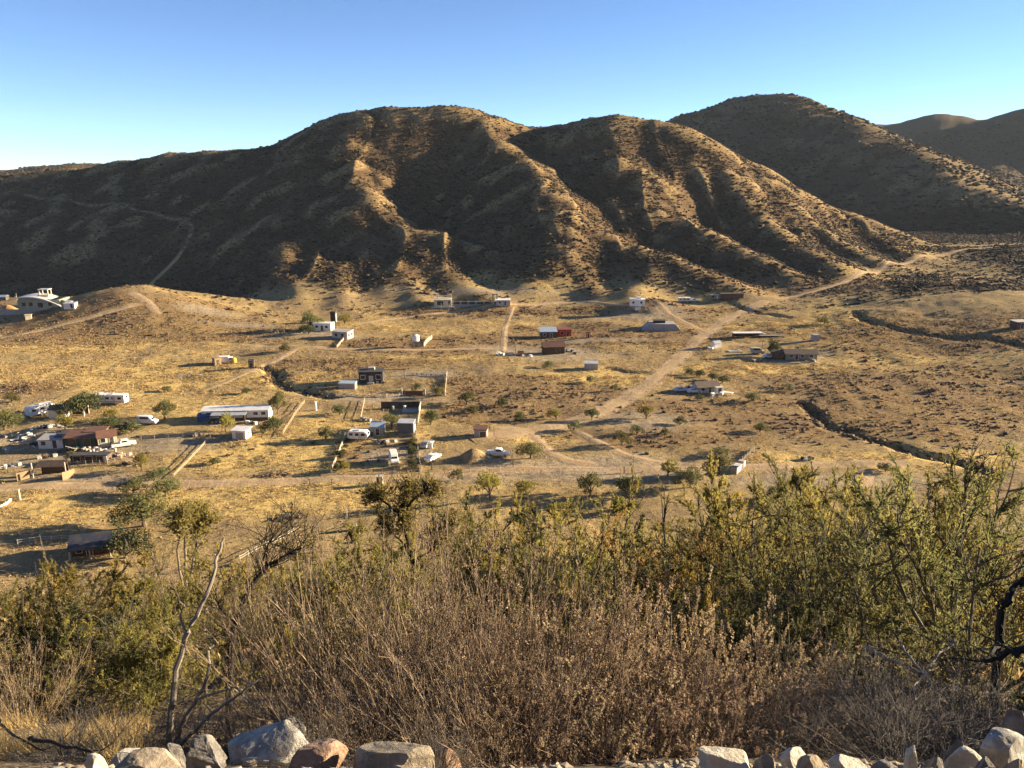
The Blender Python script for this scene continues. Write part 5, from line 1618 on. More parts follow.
def shrub_mesh(seed, leaf, stem, h=2.4, spread=.55, n0=22, per1=9, per2=7, nleaf=26000, LL=.045, LW=.010, wob=.10, up=.06, r0=.014, leaf_t0=.25, tilt=.45, base=.18, upright=.35, gap=-.05, ang=.42, bt0=.25, l1=.42, lmin=.6, lmax=1.12):
    """stems from the ground that branch twice and carry narrow leaves; returns two meshes"""
    rg = np.random.default_rng(seed)
    a = rg.uniform(0, 2 * math.pi, n0)
    q = np.sqrt(rg.uniform(0, 1, n0))
    st = np.stack([np.cos(a) * q * base, np.sin(a) * q * base, np.full(n0, -.25)], 1)
    d = np.stack([np.cos(a) * q * spread * 1.3, np.sin(a) * q * spread * 1.3, np.ones(n0)], 1)
    L0 = (h + .25) * rg.uniform(lmin, lmax, n0)
    p0 = walk(st, d, L0, 9, wob, up, rg)
    r_0 = r0 * rg.uniform(.6, 1.2, n0)[:, None] * np.linspace(1, .3, 9)[None]
    s, d1, t, i = sprout(p0, per1, bt0, .97, ang, rg)
    d1[:, 2] += upright * .5
    L1 = h * l1 * (1.15 - t * .75) * rg.uniform(.6, 1.2, len(t))
    p1 = walk(s, d1, L1, 6, wob * 1.1, up, rg)
    r1 = (r0 * .42) * rg.uniform(.6, 1.1, len(t))[:, None] * np.linspace(1, .35, 6)[None]
    s, d2, t2, i2 = sprout(p1, per2, .15, 1.0, ang, rg)
    d2[:, 2] += upright
    L2 = L1[i2] * .5 * rg.uniform(.5, 1.2, len(t2))
    p2 = walk(s, d2, L2, 4, wob, up, rg)
    r2 = np.full((len(t2), 4), r0 * .16) * np.linspace(1, .5, 4)[None]
    Vs, Fs, Ts, o = [], [], [], 0
    tin0 = rg.uniform(0, 1, n0)
    tins = (tin0, tin0[i], tin0[i][i2])
    for (p, r, sd), tn in zip(((p0, r_0, 5), (p1, r1, 4), (p2, r2, 3)), tins):
        V, F = tube_net(p, r, sd)
        Vs.append(V)
        Fs.append(F + o)
        Ts.append(np.repeat(tn, p.shape[1] * sd))
        o += len(V)
    ms = np_mesh('stems', np.concatenate(Vs), Fq=np.concatenate(Fs), mat=stem, attrs=dict(tint=np.concatenate(Ts)))
    leafy = p2[fbm(p2[:, 2, 0] * 2.6 / h * 2.4, p2[:, 2, 1] * 2.6 / h * 2.4 + p2[:, 2, 2] * 1.7, 2, seed + 5) + rg.normal(0, .12, len(p2)) > gap]
    c, dd = on_paths(leafy, int(nleaf * .85), .05, 1, rg)
    c2, dd2 = on_paths(p1, nleaf - int(nleaf * .85), leaf_t0, 1, rg)
    c, dd = np.concatenate([c, c2]), np.concatenate([dd, dd2])
    Q = blades(c, dd, LL * rg.uniform(.5, 1.3, len(c)), LW * rg.uniform(.6, 1.3, len(c)), tilt, rg)
    # tint by clump so that whole sprays lean lighter or darker
    ti = np.clip(.5 + .9 * fbm(c[:, 0] * 2.2 + c[:, 2], c[:, 1] * 2.2 - c[:, 2], 2, seed) + rg.normal(0, .15, len(c)), 0, 1)
    ml = np_mesh('foliage', Q.reshape(-1, 3), Fq=np.arange(len(c) * 4).reshape(-1, 4), mat=leaf, attrs=dict(tint=np.repeat(ti, 4)))
    return ms, ml


def make_plant(name, ms, ml, lname):
    t = bpy.data.objects.new(name, None)
    COL.objects.link(t)
    link('stems', ms, t)
    if ml: link(lname, ml, t)
    return t


FG = {}
def reg(key, name, lname, h, w, **kw):
    ms, ml = shrub_mesh(h=h, **kw)
    FG[key] = [make_plant(name, ms, ml, lname), h * (.82 if 'ang' in kw else 1), w, False]


LF = dict(ang=.72, bt0=.18, l1=.40, lmin=.55, lmax=.92, up=.015, wob=.15, upright=.10, tilt=.6, gap=-.02)
reg('olive', 'olive_shrub', 'foliage', 2.4, 2.7, seed=21, leaf=M_F_OLIVE, stem=M_STEM, spread=.9, LL=.055, LW=.015, nleaf=42000, n0=15, per1=10, per2=9, r0=.02, **LF)
reg('olive2', 'olive_shrub', 'foliage', 2.4, 2.9, seed=22, leaf=M_F_OLIVE, stem=M_STEM, spread=1.1, LL=.055, LW=.015, nleaf=42000, n0=13, per1=10, per2=9, r0=.02, **LF)
reg('green', 'green_shrub', 'foliage', 2.8, 3.1, seed=23, leaf=M_F_GREEN, stem=M_STEM, spread=.9, LL=.040, LW=.0085, nleaf=76000, n0=17, per1=10, per2=9, r0=.024, **LF)
reg('green2', 'green_shrub', 'foliage', 2.8, 3.2, seed=29, leaf=M_F_GREEN, stem=M_STEM, spread=1.1, LL=.040, LW=.0085, nleaf=70000, n0=14, per1=10, per2=9, r0=.026, **LF)
reg('yellow', 'yellow_shrub', 'foliage', 2.4, 2.7, seed=24, leaf=M_F_YELLOW, stem=M_STEM, spread=.9, LL=.055, LW=.015, nleaf=36000, n0=14, per1=10, per2=9, r0=.02, **LF)
reg('rust', 'russet_shrub', 'foliage', 2.4, 2.7, seed=25, leaf=M_F_RUST, stem=M_STEM, spread=.9, LL=.055, LW=.015, nleaf=30000, n0=14, per1=10, per2=9, r0=.02, **LF)
reg('dark', 'dark_shrub', 'foliage', 2.4, 2.9, seed=26, leaf=M_F_DARK, stem=M_STEM, spread=1.1, LL=.055, LW=.015, nleaf=50000, n0=15, per1=10, per2=9, r0=.02, **LF)
reg('sparse', 'tall_shrub', 'foliage', 3.6, 3.0, seed=27, leaf=M_F_GREEN, stem=M_STEM, spread=.65, n0=9, per1=12, per2=8, nleaf=26000, r0=.036, LL=.06, LW=.014, ang=.6, bt0=.2, l1=.36, lmin=.6, lmax=.95, up=.02, wob=.14, upright=.12, tilt=.6)
reg('dry', 'dry_brush', 'flower_heads', 1.5, 1.5, seed=31, leaf=M_SEED, stem=M_DRY, spread=.75, n0=80, per1=6, per2=2, nleaf=7000, LL=.016, LW=.009, r0=.0062, wob=.08, up=.05, tilt=.9, base=.24, upright=.6, gap=-.15)
reg('dry2', 'dry_brush', 'flower_heads', 1.5, 1.7, seed=32, leaf=M_SEED, stem=M_DRY, spread=.95, n0=76, per1=6, per2=2, nleaf=7500, LL=.017, LW=.009, r0=.0062, wob=.10, up=.06, tilt=.9, base=.26, upright=.5, gap=-.15)
reg('fluff', 'seedy_brush', 'flower_heads', 1.1, 1.4, seed=33, leaf=M_SEED, stem=M_DRY, spread=.9, n0=70, per1=5, per2=2, nleaf=11000, LL=.021, LW=.015, r0=.0050, wob=.10, up=.07, tilt=.9, base=.32, upright=.7, gap=-.1)
reg('grey', 'dead_grey_brush', 'dry_leaves', 1.2, 1.6, seed=34, leaf=M_SEED, stem=M_DEADGREY, spread=1.3, n0=190, per1=6, per2=3, nleaf=1200, LL=.02, LW=.008, r0=.0052, wob=.17, up=-.06, tilt=1.0, base=.25, upright=-.3, gap=-.3)
reg('greytall', 'bare_shrub', 'dry_leaves', 2.4, 2.4, seed=35, leaf=M_F_OLIVE, stem=M_DEADGREY, spread=.8, n0=12, per1=9, per2=5, nleaf=4500, LL=.05, LW=.014, r0=.02, wob=.14, upright=.1)


def at_px(px, D, py=640):
    r = ray(px, py)
    return float(r[0] * D), float(D)


def plant(key, px, top, D, wpx, label, cat='bush', group=None, lean=(0, 0)):
    """stand a plant on the slope at depth D so that it reaches up to a photo row"""
    rec = FG[key]
    t = rec[0] if not rec[3] else copy_tree(rec[0])
    rec[3] = True
    x, y = at_px(px, D)
    z = Z(x, y)
    h = max(.35, CAM_Z + ray(px, top)[2] * D - z)
    t.location = (x, y, z)
    sw = wpx / F_PX * D / rec[2] * (1.15 if cat == 'bush' else 1.0)
    if cat == 'bush': sw = max(sw, .78 * h / rec[1])
    t.scale = (sw, sw, h / rec[1])
    t.rotation_euler = (lean[0], lean[1], (px * 3 + top * 5 + D * 11) % 6.28)
    tag(t, label, cat, group)
    return t


GA, GB, GC = 'green shrubs on the near slope', 'dry brush at the road edge', 'shrubs lower on the slope'
for a in [
    ('olive', 22, 572, 12, 190, 'olive green shrub at the left picture edge, its top below the blue-roofed shed'),
    ('yellow', 92, 560, 14, 150, 'golden green shrub just below the blue-roofed shed'),
    ('olive2', 158, 590, 11, 170, 'olive shrub right behind the bleached dead tree'),
    ('dark', 75, 628, 9, 200, 'dark low shrub in the shade at lower left beside the lit dry grass'),
    ('olive', 130, 612, 8.5, 150, 'leggy olive shrub directly left of the bleached dead tree'),
    ('green2', 212, 560, 20, 130, 'grey-green shrub behind the top of the bleached dead tree'),
    ('yellow', 262, 552, 24, 110, 'yellow shrub below the slanting white board fence'),
    ('green', 315, 562, 17, 150, 'green shrub rising behind the left end of the dry brush'),
    ('olive2', 375, 560, 13, 160, 'olive shrub behind the middle of the tall dry brush'),
    ('olive', 392, 556, 18, 150, 'olive shrub round the foot of the small leaning tree'), ('yellow', 212, 556, 27, 110, 'yellow shrub round the foot of the tall pale-stemmed tree'), ('olive', 455, 520, 16, 140, 'olive green shrub behind the tallest dry brush, right of the small tree'),
    ('green2', 545, 545, 15, 150, 'grey-green shrub right of the tallest dry brush'),
    ('olive', 590, 520, 19, 130, 'olive shrub topping the middle of the picture under the dark round bush'),
    ('green', 640, 522, 16, 150, 'broad grey-green shrub left of the russet shrub'),
    ('yellow', 668, 556, 11, 150, 'yellow-green shrub in front of the russet shrub'),
    ('rust', 712, 505, 15, 120, 'russet and ochre shrub in the right middle of the picture'),
    ('olive2', 765, 492, 17, 150, 'olive shrub right behind the russet shrub'),
    ('green2', 812, 486, 14, 190, 'large grey-green shrub right of the russet shrub'),
    ('green', 858, 492, 10.5, 250, 'largest grey-green shrub with dark stems at its foot, right of centre'),
    ('olive', 920, 478, 15, 170, 'olive shrub between the largest grey-green shrub and the tall thin shrub'),
    ('sparse', 985, 445, 9.5, 210, 'tall thin see-through shrub at the right picture edge'),
        ('dark', 745, 560, 12, 150, 'dark shrub below the russet shrub'),
    ('olive', 610, 575, 9.5, 170, 'olive shrub just above the seedy brush in the middle'),
    ('dark', 790, 580, 9, 140, 'dark shrub left under the largest grey-green shrub')]:
    plant(*a, 'bush', GA)
for a in [
    ('olive2', 40, 575, 26, 120, 'small olive shrub on the lower slope at far left'), ('green', 120, 572, 30, 110, 'grey-green shrub low on the slope right of the blue-roofed shed'),
    ('greytall', 150, 562, 24, 110, 'leafless grey shrub on the slope right of the blue-roofed shed'), ('yellow', 180, 575, 34, 90, 'yellow shrub low on the slope under the tall bare tree'),
    ('green2', 290, 560, 36, 90, 'grey-green shrub low on the slope right of the slanting fence'), ('olive', 335, 545, 40, 80, 'olive shrub low on the slope under the white-topped drum'),
    ('yellow', 355, 560, 26, 100, 'yellow shrub on the slope left of the small leaning tree'), ('dark', 440, 545, 30, 100, 'dark shrub on the slope right of the small leaning tree'),
    ('yellow', 500, 520, 38, 90, 'yellow shrub low on the slope under the bright yellow-green tree'), ('dark', 535, 515, 32, 100, 'dark green shrub low on the slope in the middle'),
    ('olive2', 570, 512, 44, 80, 'olive shrub low on the slope above the grey-green shrub'), ('green', 680, 515, 30, 110, 'grey-green shrub low on the slope behind the russet shrub'),
    ('olive', 735, 500, 34, 100, 'olive shrub low on the slope above the russet shrub'), ('yellow', 800, 498, 32, 100, 'yellow-green shrub low on the slope behind the large grey-green shrub'),
    ('olive2', 880, 480, 30, 110, 'olive shrub low on the slope near the end of the near road'), ('green2', 950, 470, 26, 120, 'grey-green shrub on the slope behind the tall thin shrub'),
    ('dark', 1005, 470, 22, 130, 'dark shrub on the slope at the right picture edge'), ('greytall', 640, 495, 26, 120, 'bare branching shrub with forked dark twigs in the middle')]:
    plant(*a, 'bush', GC)
for a in [
    ('dry', 395, 545, 4.9, 230, 'tall dry brush above the flat tan boulder'), ('dry2', 470, 528, 5.2, 250, 'tallest dry brush in the centre of the foreground'),
    ('dry', 330, 570, 5.3, 220, 'dark-stemmed dry brush above the white blotched boulder'), ('dry2', 545, 560, 5.4, 240, 'tall dry brush right of the tallest one'),
    ('dry2', 430, 590, 4.3, 220, 'dry brush leaning out over the flat tan boulder'),
    ('dry', 510, 600, 4.4, 230, 'dry brush with long bare stems right of the flat tan boulder'), ('fluff', 610, 615, 4.7, 230, 'brush thick with pale seed heads in the middle right'),
    ('fluff', 690, 612, 5.0, 230, 'brush thick with pale seed heads under the yellow-green shrub'), ('fluff', 755, 640, 4.8, 210, 'seedy brush above the pale ochre rock'),
    ('fluff', 800, 650, 5.4, 160, 'rightmost seedy brush beside the foot of the largest grey-green shrub'), ('fluff', 575, 665, 4.0, 220, 'low seedy brush with arching stems at the bottom centre'),
    ('fluff', 655, 680, 3.9, 220, 'low seedy brush left of the pale ochre rock'), ('fluff', 735, 690, 4.0, 180, 'low seedy brush right above the pale ochre rock'),
    ('dry', 5, 650, 7.5, 110, 'brown dry brush at the left picture edge above the lit grass'),
    ('grey', 920, 700, 3.7, 190, 'grey drooping dead brush mound above the white rock'), ('grey', 868, 690, 4.2, 170, 'dark drooping dead brush left of the grey mound'),
    ('grey', 985, 668, 4.6, 190, 'tangled dead brush at the right edge below the fallen trunk'), ('grey', 890, 668, 4.9, 190, 'dark tangle of dead twigs left behind the grey mound'), ('grey', 960, 690, 4.1, 190, 'dark tangle of dead twigs right of the grey mound'), ('grey', 1015, 640, 5.4, 170, 'dark tangle of dead twigs under the black arched trunk'), ('grey', 905, 640, 6.0, 190, 'tangle of dead twigs behind the grey mound'),
    ('grey', 300, 738, 2.95, 70, 'few dead twigs lying over the reddish boulder'), ('grey', 432, 742, 2.75, 70, 'few dead twigs beside the flat-topped tan boulder'), ('dry2', 350, 690, 3.7, 150, 'low dry brush hanging over the reddish boulder'), ('dry', 480, 670, 3.6, 190, 'low dry brush right behind the flat-topped tan boulder'), ('dry2', 250, 695, 4.1, 120, 'low dry brush behind the white blotched boulder'), ('grey', 110, 705, 4.4, 130, 'dark dead twigs on the soil left of the bleached dead tree'), ('grey', 40, 728, 3.8, 130, 'dark dead twigs at the bottom left corner'), ('grey', 180, 712, 4.8, 120, 'dead twigs round the foot of the bleached dead tree'), ('grey', 245, 690, 4.6, 120, 'dead grey twigs left of the white blotched boulder'), ('grey', 815, 715, 3.8, 120, 'dark dead brush right of the seedy brush at the bottom')]:
    plant(*a, 'dead brush', GB)
for x, y, sw, sh, key, lb in [(5.5, 4.7, .95, 1.1, 'dark', 'dark shrub added outside the right picture edge for shade, nearest the road'), (6.4, 5.3, 1.1, 1.1, 'dark', 'dark shrub added outside the right picture edge for shade, lower on the bank'),
                              (7.6, 6.4, 1.1, .75, 'green', 'green shrub added outside the right picture edge for shade, below the arched trunk')]:
    t = copy_tree(FG[key][0])  # unseen shrubs added to cast shade over the lower right bank
    t.location = (x, y, Z(x, y))
    t.scale = (sw * .8, sw * .8, sh)
    tag(t, lb, 'bush', GA)
for v in FG.values():
    assert v[3]


def grow_tree(name, label, px, D, top, parts, mat, leaf=None, cat='tree', nleaf=0, spread=.5, LL=.05, LW=.012, tw=5, thin=1.0):
    """a tree drawn limb by limb: photo polylines at a depth, each point (px, py, extra depth)"""
    x, y = at_px(px, D, parts[0][0][0][1])
    o = Vector((x, y, Z(x, y)))
    t = thing(name, label, cat, tuple(o), 0)
    rg = np.random.default_rng(int(px * 7 + D))
    ends = []
    for li, (pts, r0, r1) in enumerate(parts):
        w3 = [P(q[0], q[1], D + q[2]) - np.array(o) for q in pts]
        if li == 0:
            w3[0][2] = min(w3[0][2], -.15)
        w3 = chaikin(np.array(w3), 2)
        wob = np.array([rg.normal(0, .006, 3) for _ in w3])
        w3 = w3 + wob * D / 6
        MB().tube([tuple(q) for q in w3], list(np.linspace(r0, r1, len(w3))), 8).build('trunk' if li == 0 else 'limb', mat, t)
        ends.append(w3)
    if tw:
        st = np.concatenate([e[len(e) // 2:] for e in ends])
        par = np.stack([st[:-1], st[:-1] + (st[1:] - st[:-1]) * .5, st[1:]], 1)
        s, d, t_, i_ = sprout(par, tw, 0, 1, .9, rg)
        d[:, 2] += .4
        p1 = walk(s, d, rg.uniform(.4, 1, len(s)) * spread, 6, .18, .06, rg)
        s, d, t_, i_ = sprout(p1, 5, .2, 1, .6, rg)
        p2 = walk(s, d, rg.uniform(.4, 1, len(s)) * spread * .5, 4, .15, .08, rg)
        V1, F1 = tube_net(p1, np.full(p1.shape[:2], .0045 * thin * D / 6) * np.linspace(1, .4, 6)[None], 4)
        V2, F2 = tube_net(p2, np.full(p2.shape[:2], .0022 * thin * D / 6), 3)
        link('twigs', np_mesh('twigs', np.concatenate([V1, V2]), Fq=np.concatenate([F1, F2 + len(V1)]), mat=mat), t)
        if nleaf:
            c, dd = on_paths(p2, nleaf, 0, 1, rg)
            Q = blades(c, dd, LL * rg.uniform(.5, 1.3, nleaf), LW * rg.uniform(.6, 1.3, nleaf), .5, rg)
            link('crown', np_mesh('crown', Q.reshape(-1, 3), Fq=np.arange(nleaf * 4).reshape(-1, 4), mat=leaf, attrs=dict(tint=np.repeat(rg.uniform(0, 1, nleaf), 4))), t)
    return t


grow_tree('dead_tree', 'slender bleached dead tree with a forked top at lower left', 167, 4.4, 545, [
    ([(166, 752, 0), (170, 715, 0), (176, 675, .05), (186, 634, .1), (202, 606, .15), (212, 578, .2), (219, 552, .3), (224, 538, .35)], .026, .006),
    ([(186, 634, .1), (182, 622, .1), (180, 611, .12), (185, 606, .15), (179, 601, .15)], .009, .003),
    ([(174, 748, .1), (186, 716, .1), (201, 692, .15), (210, 668, .2), (207, 652, .2), (212, 644, .25), (218, 642, .25)], .020, .005),
    ([(196, 700, .12), (214, 693, .1), (228, 690, 0), (236, 686, -.05), (241, 690, -.1)], .010, .004),
    ([(236, 688, 0), (250, 700, -.1), (262, 712, -.2)], .006, .003),
    ([(178, 748, 0), (198, 726, -.1), (222, 706, -.2), (240, 694, -.25), (262, 676, -.2)], .016, .005)], M_BLEACH, tw=0)
grow_tree('leaning_snag', 'dark leaning dead trunk arching right behind the bleached dead tree', 232, 6.2, 545, [
    ([(222, 700, 0), (230, 650, .1), (238, 618, .2), (249, 590, .3), (262, 571, .4), (280, 558, .5), (302, 548, .6)], .040, .012),
    ([(236, 625, .2), (226, 612, .2), (214, 604, .2)], .014, .005),
    ([(262, 571, .4), (264, 552, .4), (272, 540, .5)], .012, .004)], M_CHAR, tw=3, spread=.5)
grow_tree('small_tree', 'small leaning olive tree rising above the dry brush left of centre', 410, 14, 490, [
    ([(424, 610, 0), (416, 570, 0), (407, 540, .2), (402, 520, .3), (404, 508, .4)], .055, .028),
    ([(412, 556, 0), (398, 538, .3), (384, 526, .5)], .028, .010),
    ([(414, 562, 0), (438, 544, -.3), (452, 522, -.5)], .028, .010),
    ([(404, 520, .3), (392, 508, .5), (382, 500, .6), (374, 498, .7)], .035, .010),
    ([(405, 512, .3), (412, 500, .2), (424, 492, 0), (432, 492, 0)], .035, .010),
    ([(404, 508, .3), (404, 498, .4), (408, 490, .5)], .03, .010),
    ([(420, 580, 0), (432, 555, -.3), (440, 535, -.4)], .03, .010)], M_CHAR, M_F_LIGHT, nleaf=9000, spread=.42, LL=.075, LW=.022, tw=8, thin=.6)
grow_tree('tall_bare_tree', 'tall thin pale-stemmed tree right of the blue-roofed shed', 190, 33, 505, [
    ([(184, 600, 0), (184, 560, 0), (186, 530, .3), (190, 512, .5)], .10, .03),
    ([(188, 600, .5), (192, 565, .6), (196, 535, .8), (200, 515, 1)], .09, .03),
    ([(182, 590, -.5), (178, 560, -.6), (178, 530, -.6), (180, 516, -.6)], .07, .02),
    ([(190, 560, .5), (204, 540, .8), (210, 522, 1)], .05, .02)], stemmat('pale_bark', (.18, .15, .12), (.40, .35, .29)), M_F_LIGHT, nleaf=7000, spread=.85, LL=.16, LW=.06, tw=7, thin=.45)
grow_tree('arched_snag', 'black arched dead trunk at the right picture edge', 1012, 6.4, 570, [
    ([(1002, 690, 0), (1000, 640, 0), (1004, 606, .1), (1012, 590, .2), (1026, 578, .3), (1050, 572, .4)], .045, .03),
    ([(1003, 640, 0), (990, 655, -.2), (972, 672, -.4)], .025, .010),
    ([(1004, 610, .1), (996, 600, .2), (990, 585, .3)], .012, .004)], M_CHAR, tw=2, spread=.4)
for i, (pl, r, lb) in enumerate([([(866, 648, 6.0), (892, 660, 5.6), (925, 676, 5.2)], .022, 'long dark fallen branch pointing right under the tall thin shrub'),
                                 ([(900, 645, 5.4), (925, 676, 5.0), (948, 700, 4.6)], .012, 'pale fallen branch slanting down to the grey dead mound'),
                                 ([(955, 640, 5.6), (930, 665, 5.3), (912, 690, 5.0)], .012, 'thin fallen branch crossing the pale one'),
                                 ([(1040, 640, 4.6), (1010, 652, 4.6), (985, 664, 4.7)], .035, 'thick brown fallen log at the right picture edge'),
                                 ([(30, 738, 3.6), (62, 745, 3.4), (100, 752, 3.2)], .012, 'dark branch lying on the soil at lower left'),
                                 ([(0, 722, 4.2), (18, 740, 3.7), (48, 752, 3.4)], .010, 'curved dark branch at the bottom left corner')]):
    w3 = [P(*q) for q in pl]
    for q in w3: q[2] = max(q[2], Z(q[0], q[1]) + r)
    o = Vector(w3[0])
    t = thing('fallen_branch', lb, 'branch', tuple(o), 0, 'fallen branches')
    pts = chaikin(np.array(w3) - np.array(o), 2)
    pts = pts + np.array([RNG.normal(0, r * .5, 3) for _ in pts])
    MB().tube([tuple(q) for q in pts], list(np.linspace(r, r * .35, len(pts))), 7).build('bough', M_BLEACH if 'pale' in lb or 'thin' in lb else M_CHAR, t)
    s, d, _, _ = sprout(pts[None], 5, .2, 1, .8, np.random.default_rng(i))
    p1 = walk(s, d, np.full(5, .35), 5, .2, .05, np.random.default_rng(i + 50))
    for q in range(5):
        V, F = tube_net(p1[q:q + 1], np.full((1, 5), r * .25) * np.linspace(1, .4, 5)[None], 4)
        link('twig', np_mesh('twig', V, Fq=F, mat=M_DEADGREY), t)


# ------------------------------------------------------------------ rocks along the road edge
def rockmat(name, c1, c2, c3, sc=6):
    m, n, b = newmat(name)
    k = N(n)
    o = k.obj()
    nz = k.noise(sc, 8, .7, o)
    c = k.mix(k.ramp(nz, .35, .65), c1, c2)
    c = k.mix(k.ramp(k.noise(sc * .6, 5, .6, k.scale(o, (1, 1, 2.5))), .55, .72), c, c3)
    k.put(b.inputs['Base Color'], c)
    k.bump(k.math('ADD', nz, k.math('MULTIPLY', k.noise(sc * 6, 6, .7, o), .4)), .7, .035, b)
    b.inputs['Roughness'].default_value = .92
    return m


RK = {'tan': rockmat('tan_rock', (.20, .16, .115), (.36, .30, .225), (.26, .16, .09)),
      'white': rockmat('white_blotched_rock', (.19, .18, .165), (.42, .40, .365), (.08, .07, .065), 9),
      'grey': rockmat('dark_grey_rock', (.11, .10, .09), (.24, .22, .20), (.36, .34, .31), 8),
      'red': rockmat('reddish_rock', (.26, .16, .11), (.37, .25, .18), (.20, .17, .15)),
      'ochre': rockmat('ochre_rock', (.40, .35, .27), (.52, .47, .39), (.42, .28, .11)),
      'pale': rockmat('pale_rock', (.32, .295, .255), (.48, .45, .40), (.28, .22, .15))}
import bmesh
_b = bmesh.new()
bmesh.ops.create_icosphere(_b, subdivisions=5, radius=1)
ICO_V = np.array([v.co[:] for v in _b.verts])
ICO_F = np.array([[v.index for v in f.verts] for f in _b.faces])
_b.free()


def rock_mesh(seed, sx, sy, sz, mat, planes=13):
    rg = np.random.default_rng(seed)
    v = ICO_V.copy()
    for _ in range(planes):
        n = rg.normal(size=3)
        n /= np.linalg.norm(n)
        d = rg.uniform(.50, .86)
        e = np.maximum(0, v @ n - d)
        v = v - e[:, None] * n * .97
    v = v / np.abs(v).max(axis=0)
    v += ICO_V * (fbm(ICO_V[:, 0] * 2.5 + seed, ICO_V[:, 1] * 2.5 + ICO_V[:, 2] * 1.7, 4, seed) * .06)[:, None]
    v = v * np.array([sx, sy, sz])
    return np_mesh('rock', v, Ft=ICO_F, mat=mat, smooth=False)


def rock(px, py, wpx, hpx, D, kind, label, seed, rz=0.0, name='rock'):
    c = P(px, py, D)
    s = D / F_PX / math.cos(math.radians(25))
    sx, sz = wpx * s / 2, hpx * s / 2
    g = Z(c[0], c[1])
    bot = min(c[2] - sz, g - .04)
    top = c[2] + sz
    o = link(name, rock_mesh(seed, sx * 1.08, sx * .85, (top - bot) / 2, RK[kind]), None, (c[0], c[1], (top + bot) / 2))
    o.rotation_euler = (0, 0, rz)
    return tag(o, label, 'rock', 'rocks along the road edge')


ROCKS = [(146, 766, 74, 16, 2.55, 'tan', 'flat tan rock at the bottom edge below the bleached dead tree'), (203, 756, 50, 42, 3.0, 'grey', 'dark grey boulder at the foot of the bleached dead tree'),
         (262, 752, 92, 44, 3.3, 'white', 'big white blotched boulder under the dry brush'), (318, 762, 56, 52, 2.7, 'red', 'pointed reddish boulder right of the white blotched one'),
         (396, 764, 92, 44, 2.6, 'tan', 'broad flat-topped tan boulder at the bottom centre left'), (448, 758, 38, 42, 2.9, 'red', 'reddish rock half hidden right of the flat-topped boulder'),
         (175, 752, 26, 22, 2.9, 'grey', 'small dark rock between the flat tan rock and dark boulder'), (128, 752, 44, 14, 3.1, 'pale', 'low pale stone on the soil at lower left'),
         (93, 760, 22, 14, 2.7, 'ochre', 'small yellow stone at the bottom left'), (286, 722, 40, 24, 3.7, 'grey', 'grey stone on the shoulder of the white blotched boulder'),
         (724, 758, 54, 26, 2.6, 'ochre', 'pale ochre rock, leftmost of the row at bottom right'), (765, 762, 22, 20, 2.55, 'tan', 'small upright tan stone right of the pale ochre rock'),
         (797, 758, 34, 22, 2.7, 'pale', 'pale angular stone beside the small upright tan one'), (812, 764, 30, 18, 2.5, 'tan', 'flat tan stone third in the bottom right row'),
         (848, 764, 44, 16, 2.6, 'pale', 'wide low pale stone in the middle of the bottom right row'), (884, 766, 26, 12, 2.5, 'grey', 'little grey stone left of the tall upright stone'),
         (913, 754, 17, 34, 2.6, 'ochre', 'narrow upright stone standing in the bottom right row'), (936, 762, 26, 16, 2.6, 'grey', 'grey stone just right of the narrow upright stone'),
         (964, 757, 40, 26, 2.7, 'pale', 'rounded pale stone left under the big white rock'), (1002, 746, 62, 36, 2.8, 'white', 'big white rock with ochre stain at the right picture edge'),
         (988, 764, 26, 14, 2.5, 'grey', 'grey stone below the big white rock'), (1016, 766, 24, 18, 2.5, 'tan', 'tan stone in the bottom right corner'),
         (955, 742, 22, 16, 3.0, 'grey', 'grey stone behind the rounded pale stone'), (1020, 720, 30, 18, 3.4, 'grey', 'shaded grey stone above the big white rock')]
for i, r_ in enumerate(ROCKS):
    rock(*r_, seed=300 + i, rz=(i * .7) % .5 - .25)
# gravel between the rocks, litter and dry grass on the bank: nobody could count these
n = 1500
x, y = RNG.uniform(.55, 3.2, n), RNG.uniform(1.85, 3.3, n)
x[:420] -= 2.9
s = np.minimum(RNG.gamma(1.6, .008, n) + .006, .035)
_b = bmesh.new()
bmesh.ops.create_icosphere(_b, subdivisions=1, radius=1)
F0 = np.array([[v.index for v in f.verts] for f in _b.faces])
v12 = np.array([v.co[:] for v in _b.verts])
_b.free()
V = v12[None] * s[:, None, None] * RNG.uniform(.6, 1.3, (n, 12, 1)) * np.array([1.2, 1, .7]) + np.stack([x, y, gz(x, y) + s * .3], 1)[:, None]
tag(link('gravel', np_mesh('gravel', V.reshape(-1, 3), Ft=(F0[None] + (np.arange(n) * 12)[:, None, None]).reshape(-1, 3), mat=RK['tan'])), kind='stuff')
n = 2600
D_ = RNG.uniform(3.0, 12, n)
x = (RNG.uniform(-60, 1090, n) - 512) / 700 * D_
st = np.stack([x, D_, gz(x, D_) + .015], 1)
a = RNG.uniform(0, 6.28, n)
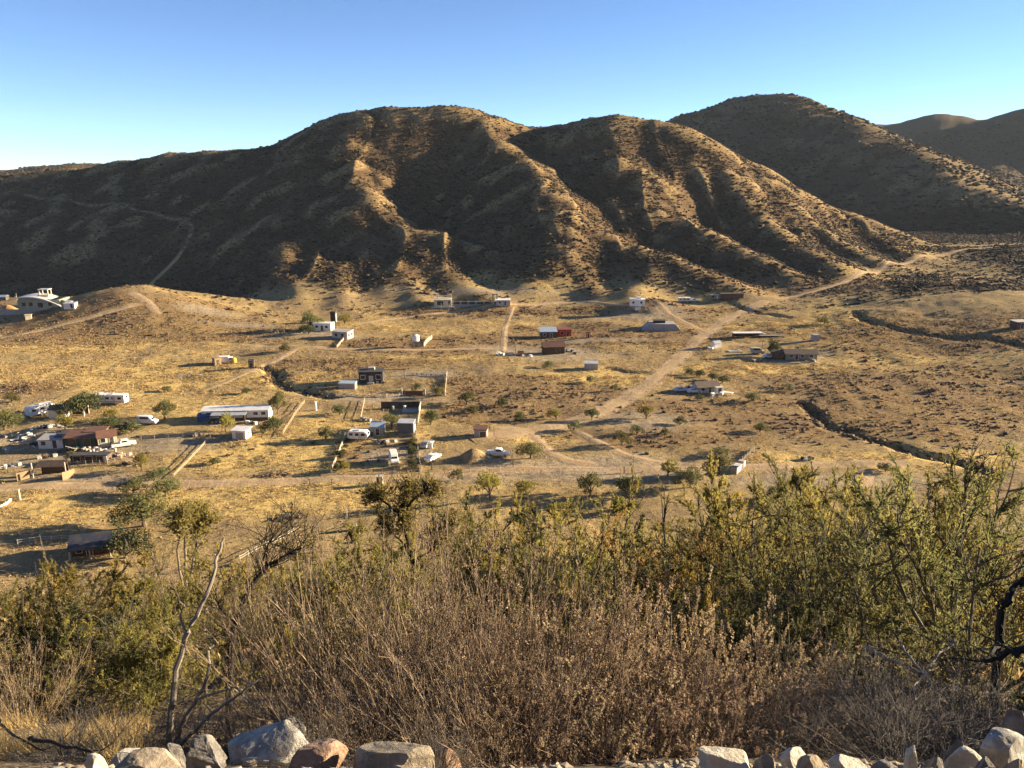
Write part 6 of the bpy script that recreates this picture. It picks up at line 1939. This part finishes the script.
p = walk(st, np.stack([np.cos(a), np.sin(a), RNG.uniform(-.75, -.2, n)], 1), RNG.uniform(.05, .35, n), 4, .15, 0, RNG)
p[..., 2] = np.maximum(p[..., 2], gz(p[..., 0].ravel(), p[..., 1].ravel()).reshape(n, 4) + .006)
V, F = tube_net(p, np.full((n, 4), .0022), 3)
tag(link('twig_litter', np_mesh('twig_litter', V, Fq=F, mat=M_DEADGREY)), kind='stuff')
n = 9000
D_ = RNG.uniform(3.6, 13, n)
x = (RNG.uniform(-200, 120, n) - 512) / 700 * D_
kp = (fbm(x * 1.1, D_ * 1.1, 2, 301) > .02)
x, D_ = x[kp], D_[kp]
s = RNG.uniform(.06, .22, len(x)) * np.where(RNG.uniform(0, 1, len(x)) < .12, 1.5, 1)
tufts('bank_grass', x, D_, s, np.full(len(x), .06), M_TUFT, 6, .6, bw=.005)
n = 6000
D_ = RNG.uniform(12, 105, n)
x = RNG.uniform(-.78, .78, n) * D_
s = RNG.uniform(.25, .6, n)
tufts('slope_grass', x, D_, s, s * .5, M_TUFT, 4, .4)
n = 2600
D_ = np.sqrt(RNG.uniform(16 ** 2, 100 ** 2, n))
x = RNG.uniform(-.78, .78, n) * D_
s = RNG.uniform(.3, .75, n)
domes('slope_scrub', x, D_, s, s * .9, M_SCRUB)


# ------------------------------------------------------------------ the air
hz = MB().box((300, 1500, 200), (9000, 9000, 420.0))
zmin = min(float(GZ[(GR < 5900)].min()), 0) - 1.0
hz = MB().box((0, 700, (zmin + 290) / 2), (5200, 5200, 290 - zmin))
hm_ = bpy.data.materials.new('thin_haze')
hm_.use_nodes = True
hn = hm_.node_tree
hn.nodes.remove(hn.nodes['Principled BSDF'])
pv = hn.nodes.new('ShaderNodeVolumePrincipled')
pv.inputs['Color'].default_value = (0.75, 0.85, 1.0, 1)
pv.inputs['Density'].default_value = 0.000025
pv.inputs['Anisotropy'].default_value = 0.0
hn.links.new(pv.outputs[0], hn.nodes['Material Output'].inputs['Volume'])
tag(hz.build('haze', hm_), kind='stuff')
